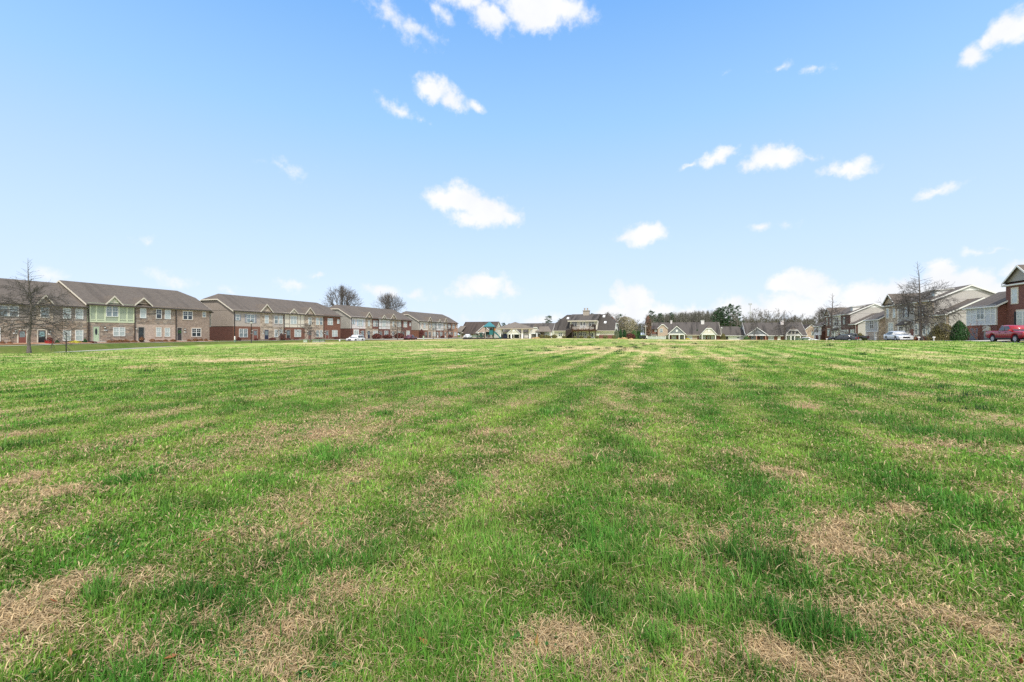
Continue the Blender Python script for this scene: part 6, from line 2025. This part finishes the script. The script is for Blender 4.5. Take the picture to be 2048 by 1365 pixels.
# white fence, trailer, pole
x0, y0, z0 = place(1295, 150); x1, y1, z1 = place(1331, 143)
L = math.hypot(x1 - x0, y1 - y0)
t = thing('vinyl_fence', 'white vinyl privacy fence beside the tall tan brick gable', 'fence', (x0, y0, z0), math.atan2(y1 - y0, x1 - x0))
n = 4
hf = EYE + (HOR - 673) * 147 / FPX - z0
for i in range(n + 1):
    MB().box(i * L / n - .07, i * L / n + .07, -.07, .07, -.3, hf + .1).build('fence_post', M_WHITE, t)
for i in range(n):
    a, b = i * L / n + .074, (i + 1) * L / n - .074
    m = MB(); k = 9
    for j in range(k):
        m.box(a + (b - a) * j / k + .01, a + (b - a) * (j + 1) / k - .002, -.02, .02, -.2, hf - .1)
    m.box(a, b, -.045, .045, hf - .096, hf); m.build('fence_panel', M_WHITE, t)
x, y, z = place(1287, 152)
t = thing('utility_trailer', 'dark utility trailer with a white nose near the white fence', 'trailer', (x, y, z), .15)
MB().box(-1.1, .55, -.9, .9, .5, 1.35).build('box', M_BLACK, t)
MB().prism([(.56, .5), (1.3, .5), (1.3, .95), (1.0, 1.35), (.56, 1.35)], -.85, .85).build('nose', M_WHITE, t)
for sx in (-.5, .8):
    for sy in (-.92, .78): MB().lathe((sx, sy, .3), [(.05, 0), (.3, 0), (.3, .14), (.05, .14)], 14, 'y').build('wheel', M_RUBBER, t)
x, y, z = place(1291.3, 168)
t = thing('utility_pole', 'thin pale utility pole with a cross arm beyond the white fence', 'pole', (x, y, z))
hp = EYE + (HOR - 650.5) * 168 / FPX - z
MB().tube([(0, 0, -.3), (0, 0, hp)], [.15, .1], 8).build('pole', M_CONC, t); MB().box(-.8, .8, -.06, .06, hp - .5, hp - .38).build('cross_arm', M_CONC, t)
x, y = at(1500.5, 420)
t = thing('mast', 'thin communications mast with two antenna rings above the bare trees', 'mast', (x, y, -1))
hm = EYE + (HOR - 607.5) * 420 / FPX + 1
MB().tube([(0, 0, 0), (0, 0, hm * .7), (0, 0, hm)], [.45, .35, .25], 8).build('pole', M_RIM, t)
for zz in (hm * .73, hm * .985):
    MB().lathe((0, 0, zz - .5), [(.3, .4), (1.3, .4), (1.3, .5), (.3, .5)], 12).build('platform', M_RIM, t)
    for k in range(6):
        a = k * math.pi / 3
        MB().box(math.cos(a) * 1.3 - .2, math.cos(a) * 1.3 + .2, math.sin(a) * 1.3 - .2, math.sin(a) * 1.3 + .2, zz - 1.0, zz + .9).build('antenna', M_RIM, t)
# dead leaves that lie in the turf close to the camera
LF = [(410, 1095, 'curled brown oak leaf in the green grass'), (105, 1222, 'brown leaf lying on straw at the left of the near turf'), (140, 1330, 'broad brown leaf on straw near the bottom'), (345, 1335, 'long tan leaf on the straw'), (605, 1060, 'small reddish leaf in grass'),
      (848, 1306, 'orange-brown leaf in dark grass'), (1075, 1302, 'narrow brown leaf at the edge of a dead patch'), (2040, 1345, 'rust leaf at the bottom corner'), (300, 960, 'single tan leaf far out on the turf'), (430, 1190, 'tan leaf standing in the straw patch')]
for i, (px, py, lab) in enumerate(LF):
    x, y = onground(px, py)
    m = MB(); Lq = rng.uniform(.022, .034); wq = Lq * rng.uniform(.25, .4)
    pr = [(-Lq, 0, .0), (-Lq * .4, wq, .012), (Lq * .3, wq * .8, .018), (Lq, 0, .03), (Lq * .3, -wq * .8, .02), (-Lq * .4, -wq, .016)]
    n0 = len(m.v); m.v += pr + [(a, b, c + .004 - abs(b) * .1) for a, b, c in pr]
    m.f += [tuple(range(6))[::-1], tuple(range(6, 12))] + [(k, (k + 1) % 6, 6 + (k + 1) % 6, 6 + k) for k in range(6)]
    o = m.build('fallen_leaf', plain('dead_leaf_%s' % 'abcdefghij'[i], (.2 + .1 * rng.random(), .085 + .05 * rng.random(), .035), .7))
    o.location = (x, y, .035); o.rotation_euler = (rng.uniform(-.4, .4), rng.uniform(-.5, .5), rng.uniform(0, 6))
    tag(o, lab, 'leaf', 'fallen leaves in the turf')

# colours of the clear sky by elevation (degrees), as seen at exposure 0
SKY_RAMP = [(0, (.75, .87, 1.04)), (4.5, (.73, .865, 1.05)), (10.5, (.635, .825, 1.04)), (16.7, (.53, .755, 1.02)), (24.5, (.38, .67, 1.02)), (36, (.22, .50, 1.0)), (90, (.09, .26, .72))]
CLOUD_A, CLOUD_B = (7.6, 7.6, 7.65), (5.9, 6.2, 6.8)
SUN_E, SUN_ANG, EXPO = 3.3, 6.0, .45
DENOISE = False

# ---------------------------------------------------------------- sky, sun, camera
SUN_EL, SUN_AZ = R(56), R(168)     # azimuth clockwise from +Y: high, behind the camera
W_ = bpy.data.worlds.new('World'); S.world = W_; W_.use_nodes = True
wt = W_.node_tree
for n_ in list(wt.nodes): wt.nodes.remove(n_)


def wn(kind, **kw):
    o = wt.nodes.new(kind)
    for k, v in kw.items(): setattr(o, k, v)
    return o


def wm(op, a, b=None, c=None, clamp=False):
    o = wn('ShaderNodeMath', operation=op, use_clamp=clamp)
    for i, x in enumerate((a, b, c)):
        if x is None: continue
        if isinstance(x, (int, float)): o.inputs[i].default_value = x
        else: wt.links.new(x, o.inputs[i])
    return o.outputs[0]


def wmix(f, a, b):
    o = wn('ShaderNodeMix', data_type='RGBA')
    for k, x in ((0, f), (6, a), (7, b)):
        if isinstance(x, (int, float)): o.inputs[k].default_value = x
        elif isinstance(x, tuple): o.inputs[k].default_value = (*x, 1)
        else: wt.links.new(x, o.inputs[k])
    return o.outputs[2]


sky = wn('ShaderNodeTexSky', sky_type='NISHITA', sun_disc=False)
sky.sun_elevation = SUN_EL; sky.sun_rotation = SUN_AZ
sky.air_density = 1.0; sky.dust_density = .6; sky.ozone_density = 1.6; sky.altitude = 100
tc = wn('ShaderNodeTexCoord')
sp = wn('ShaderNodeSeparateXYZ'); wt.links.new(tc.outputs['Generated'], sp.inputs[0])
el = wm('ARCSINE', sp.outputs[2]); az = wm('ARCTAN2', sp.outputs[0], sp.outputs[1])
p0 = wn('ShaderNodeCombineXYZ'); wt.links.new(az, p0.inputs[0]); wt.links.new(el, p0.inputs[1])


def wnoise(scale, detail, rough, vec):
    o = wn('ShaderNodeTexNoise'); o.inputs['Scale'].default_value = scale; o.inputs['Detail'].default_value = detail; o.inputs['Roughness'].default_value = rough
    wt.links.new(vec, o.inputs['Vector'])
    return o


n1 = wnoise(9, 6, .62, tc.outputs['Generated']); n2 = wnoise(34, 6, .6, tc.outputs['Generated'])
n3 = wnoise(15, 7, .6, tc.outputs['Generated']); n4 = wnoise(52, 5, .6, tc.outputs['Generated'])


def vmath(op, a, b, s=None):
    o = wn('ShaderNodeVectorMath', operation=op)
    for i, x in enumerate((a, b)):
        if x is None: continue
        if isinstance(x, tuple): o.inputs[i].default_value = x
        else: wt.links.new(x, o.inputs[i])
    if s is not None: o.inputs['Scale'].default_value = s
    return o.outputs[0]


w1 = vmath('SCALE', vmath('SUBTRACT', n1.outputs['Color'], (.5, .5, .5)), None, .055)
w2 = vmath('SCALE', vmath('SUBTRACT', n2.outputs['Color'], (.5, .5, .5)), None, .026)
pw = vmath('ADD', vmath('ADD', p0.outputs[0], w1), w2)


def pa(px, py):
    a = math.atan((px - 1024) / FPX)
    return a, math.atan((HOR - py) / FPX * math.cos(a))


# each cloud: centre, half sizes and tilt in the photograph's pixels, weight
CL = [(1075, 12, 95, 48, 0, 1.25), (985, 42, 45, 34, 10, 1.0), (930, -5, 60, 30, 0, .9), (1130, 15, 60, 40, 10, .9), (1040, -40, 140, 40, 0, 1.1), (775, 22, 62, 36, 15, .56), (825, 58, 44, 26, 25, .42), (740, -10, 60, 26, 0, .5), (865, 14, 44, 22, 20, .5),
      (868, 180, 38, 28, 8, 1.1), (905, 200, 40, 22, 12, .8), (950, 214, 18, 12, 20, .6), (800, 216, 60, 18, 16, .62), (840, 236, 40, 10, 10, .4),
      (2030, 55, 50, 40, -25, 1.15), (2075, 30, 60, 50, 0, 1.2), (1962, 110, 34, 28, -50, .8), (1995, 78, 30, 22, -20, .8),
      (1565, 140, 30, 14, 10, .55), (1625, 147, 40, 9, 3, .42), (1450, 145, 14, 12, 0, .3), (590, 640 - 300, 30, 12, 0, .12),
      (1435, 320, 38, 17, -12, .95), (1385, 332, 26, 6, -6, .5), (1560, 315, 60, 25, 14, 1.05), (1505, 325, 26, 12, 0, .5), (1690, 335, 60, 18, 8, .9), (1720, 340, 30, 14, 5, .6), (1630, 318, 40, 10, 15, .4),
      (912, 402, 66, 34, 4, 1.15), (972, 424, 74, 30, 8, 1.1), (880, 395, 36, 22, 0, .9), (1015, 436, 32, 18, 8, .9), (945, 442, 50, 18, 8, .8),
      (1285, 468, 50, 23, -4, 1.2), (1318, 464, 26, 20, 5, .9), (1250, 474, 28, 14, -5, .7), (1525, 447, 26, 12, 0, .42), (1575, 447, 18, 7, 0, .2),
      (1875, 380, 60, 9, -4, .55), (1955, 500, 36, 10, 0, .5), (2000, 499, 24, 7, 0, .3), (300, 480, 22, 11, 0, .3), (360, 562, 40, 12, 5, .35), (465, 582, 34, 13, 0, .55), (565, 335, 22, 8, 20, .14),
      (585, 570, 34, 12, 6, .55), (630, 548, 22, 7, 0, .5), (100, 552, 50, 14, 0, .35), (765, 585, 36, 14, 0, .7), (820, 590, 40, 12, 0, .4), (430, 610, 60, 14, 0, .35),
      (970, 572, 60, 25, 2, 1.2), (930, 580, 34, 14, 0, .7), (1015, 580, 26, 20, 0, .8), (1085, 642, 60, 14, 0, .7), (870, 650, 60, 12, 0, .6), (960, 640, 200, 14, 0, .3),
      (1260, 600, 40, 36, 0, 1.3), (1245, 630, 70, 28, 0, 1.3), (1310, 620, 50, 22, 0, 1.0), (1200, 645, 80, 20, 0, .9), (1390, 635, 120, 20, 0, .9), (1470, 615, 60, 26, 0, .85), (1500, 612, 30, 18, 0, .9),
      (1600, 565, 70, 30, 2, 1.4), (1650, 582, 50, 24, 10, 1.2), (1555, 570, 36, 22, 0, 1.1), (1600, 610, 120, 36, 0, 1.0), (1530, 620, 90, 26, 0, .8), (1740, 590, 90, 30, 0, 1.1), (1800, 580, 80, 26, -5, 1.1), (1720, 625, 160, 36, 0, 1.1),
      (1885, 545, 36, 30, 0, 1.4), (1900, 575, 60, 34, 0, 1.4), (1950, 570, 46, 32, 0, 1.3), (1985, 590, 50, 30, 0, 1.2), (1860, 600, 120, 40, 0, 1.3), (2040, 545, 34, 24, 0, .9), (2080, 600, 80, 60, 0, 1.0)]
rc = random.Random(5)
for k in range(0):     # a scatter of fair-weather cumulus over the rest of the sky, behind and above the camera
    a = rc.uniform(.95, 2 * math.pi - .95); e_ = rc.uniform(.08, 1.0)
    CL.append(('sph', a if a < math.pi else a - 2 * math.pi, e_, rc.uniform(.05, .16), rc.uniform(.03, .07), rc.uniform(.8, 1.2)))
den = None
pk = pw
for i_, c in enumerate(CL):
    if den is not None and i_ % 8 == 0:      # evaluated in small batches: the shader's stack is short
        sc_ = wn('ShaderNodeVectorMath', operation='SCALE'); sc_.inputs[0].default_value = (1e-6, 0, 0); wt.links.new(den, sc_.inputs['Scale'])
        pk = vmath('ADD', pw, sc_.outputs[0])
    if c[0] == 'sph':
        _, a, e_, ra, re, w = c; ang = 0; 
        ra /= max(.3, math.cos(e_))
    else:
        px, py, rx, ry, tl, w = c
        a, e_ = pa(px, py)
        ra = abs(pa(px + rx, py)[0] - pa(px - rx, py)[0]) / 2; re = abs(pa(px, py - ry)[1] - pa(px, py + ry)[1]) / 2
        ang = -R(tl)
    mp = wn('ShaderNodeMapping', vector_type='TEXTURE')
    mp.inputs['Location'].default_value = (a, e_, 0); mp.inputs['Rotation'].default_value = (0, 0, ang); mp.inputs['Scale'].default_value = (ra * 1.2, re * 1.2, 1)
    wt.links.new(pk, mp.inputs[0])
    ln = wn('ShaderNodeVectorMath', operation='LENGTH'); wt.links.new(mp.outputs[0], ln.inputs[0])
    v = wm('MULTIPLY_ADD', ln.outputs['Value'], -w, w)
    den = v if den is None else wm('SMOOTH_MAX', den, v, .12)
wisp = wm('ADD', wm('MULTIPLY_ADD', n3.outputs[0], 2.3, -1.12), wm('MULTIPLY_ADD', n4.outputs[0], 1.5, -.75))
d0 = wm('ADD', den, wm('MULTIPLY', wisp, .55))
mr = wn('ShaderNodeMapRange', interpolation_type='SMOOTHSTEP'); mr.inputs[1].default_value = .02; mr.inputs[2].default_value = .74
wt.links.new(d0, mr.inputs[0])
cov = wm('MULTIPLY', mr.outputs[0], .97)

sky_lin = vmath('MULTIPLY', sky.outputs[0], (1.45, 1.72, 2.2))
K_ = 10 / 2 ** EXPO
rp = wn('ShaderNodeValToRGB'); el_ = rp.color_ramp.elements
while len(el_) < len(SKY_RAMP): el_.new(.5)
for i_, (d_, c_) in enumerate(SKY_RAMP):
    el_[i_].position = d_ / 90; el_[i_].color = (*[q * K_ / 10 for q in c_], 1)
wt.links.new(wm('DIVIDE', el, math.pi / 2), rp.inputs[0])
rpc = vmath('SCALE', rp.outputs[0], None, 10.0)
skc = wmix(.93, sky_lin, rpc)
shade = wnoise(13, 5, .55, tc.outputs['Generated'])
lowc = wm('MULTIPLY', wm('SUBTRACT', 1.0, wm('MINIMUM', wm('DIVIDE', wm('MAXIMUM', el, 0.0), .09), 1.0)), .6)
ccol = wmix(wm('MULTIPLY', wm('MULTIPLY_ADD', shade.outputs[0], 3.0, -1.05, True), wm('MAXIMUM', lowc, .42)), CLOUD_A, CLOUD_B)
fin = wmix(cov, skc, ccol)
# bright cloud added out of view, overhead and behind, to fill shaded walls
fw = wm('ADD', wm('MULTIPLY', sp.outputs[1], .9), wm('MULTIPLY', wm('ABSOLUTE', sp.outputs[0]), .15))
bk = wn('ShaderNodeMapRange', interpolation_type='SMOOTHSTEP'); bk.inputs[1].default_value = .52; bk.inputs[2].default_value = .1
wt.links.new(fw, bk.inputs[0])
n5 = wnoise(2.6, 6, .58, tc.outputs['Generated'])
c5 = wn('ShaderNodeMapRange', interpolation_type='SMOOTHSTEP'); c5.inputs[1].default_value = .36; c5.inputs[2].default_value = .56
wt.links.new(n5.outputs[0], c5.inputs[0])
fill_bank = wm('MULTIPLY', wm('MULTIPLY', bk.outputs[0], c5.outputs[0]), wm('GREATER_THAN', sp.outputs[2], 0.0))
fin = wmix(fill_bank, fin, (9.6, 9.3, 8.9))
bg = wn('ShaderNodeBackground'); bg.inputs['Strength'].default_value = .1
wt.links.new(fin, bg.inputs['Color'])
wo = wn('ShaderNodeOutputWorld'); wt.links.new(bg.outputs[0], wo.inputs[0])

sun = bpy.data.lights.new('Sun', 'SUN'); sun.energy = SUN_E; sun.angle = R(SUN_ANG); sun.color = (1, .95, .86)
so = bpy.data.objects.new('Sun', sun); COL.objects.link(so)
sd = Vector((math.sin(SUN_AZ) * math.cos(SUN_EL), math.cos(SUN_AZ) * math.cos(SUN_EL), math.sin(SUN_EL)))
so.rotation_euler = sd.to_track_quat('Z', 'Y').to_euler()
so.location = (0, 0, 60)

cam = bpy.data.cameras.new('Camera'); co = bpy.data.objects.new('Camera', cam); COL.objects.link(co)
cam.sensor_width = 36; cam.lens = FPX / 2048 * 36
cam.shift_y = -(1365 / 2 - HOR) / 2048
cam.clip_start = .05; cam.clip_end = 8000
co.location = (0, 0, EYE); co.rotation_euler = (R(90), 0, 0)
S.camera = co
S.view_settings.view_transform = 'Standard'; S.view_settings.look = 'None'; S.view_settings.exposure = EXPO; S.view_settings.gamma = 1
S.cycles.max_bounces = 5; S.cycles.diffuse_bounces = 3; S.cycles.glossy_bounces = 2; S.cycles.transparent_max_bounces = 4
S.cycles.use_adaptive_sampling = True; S.cycles.adaptive_threshold = .015
S.cycles.use_denoising = DENOISE
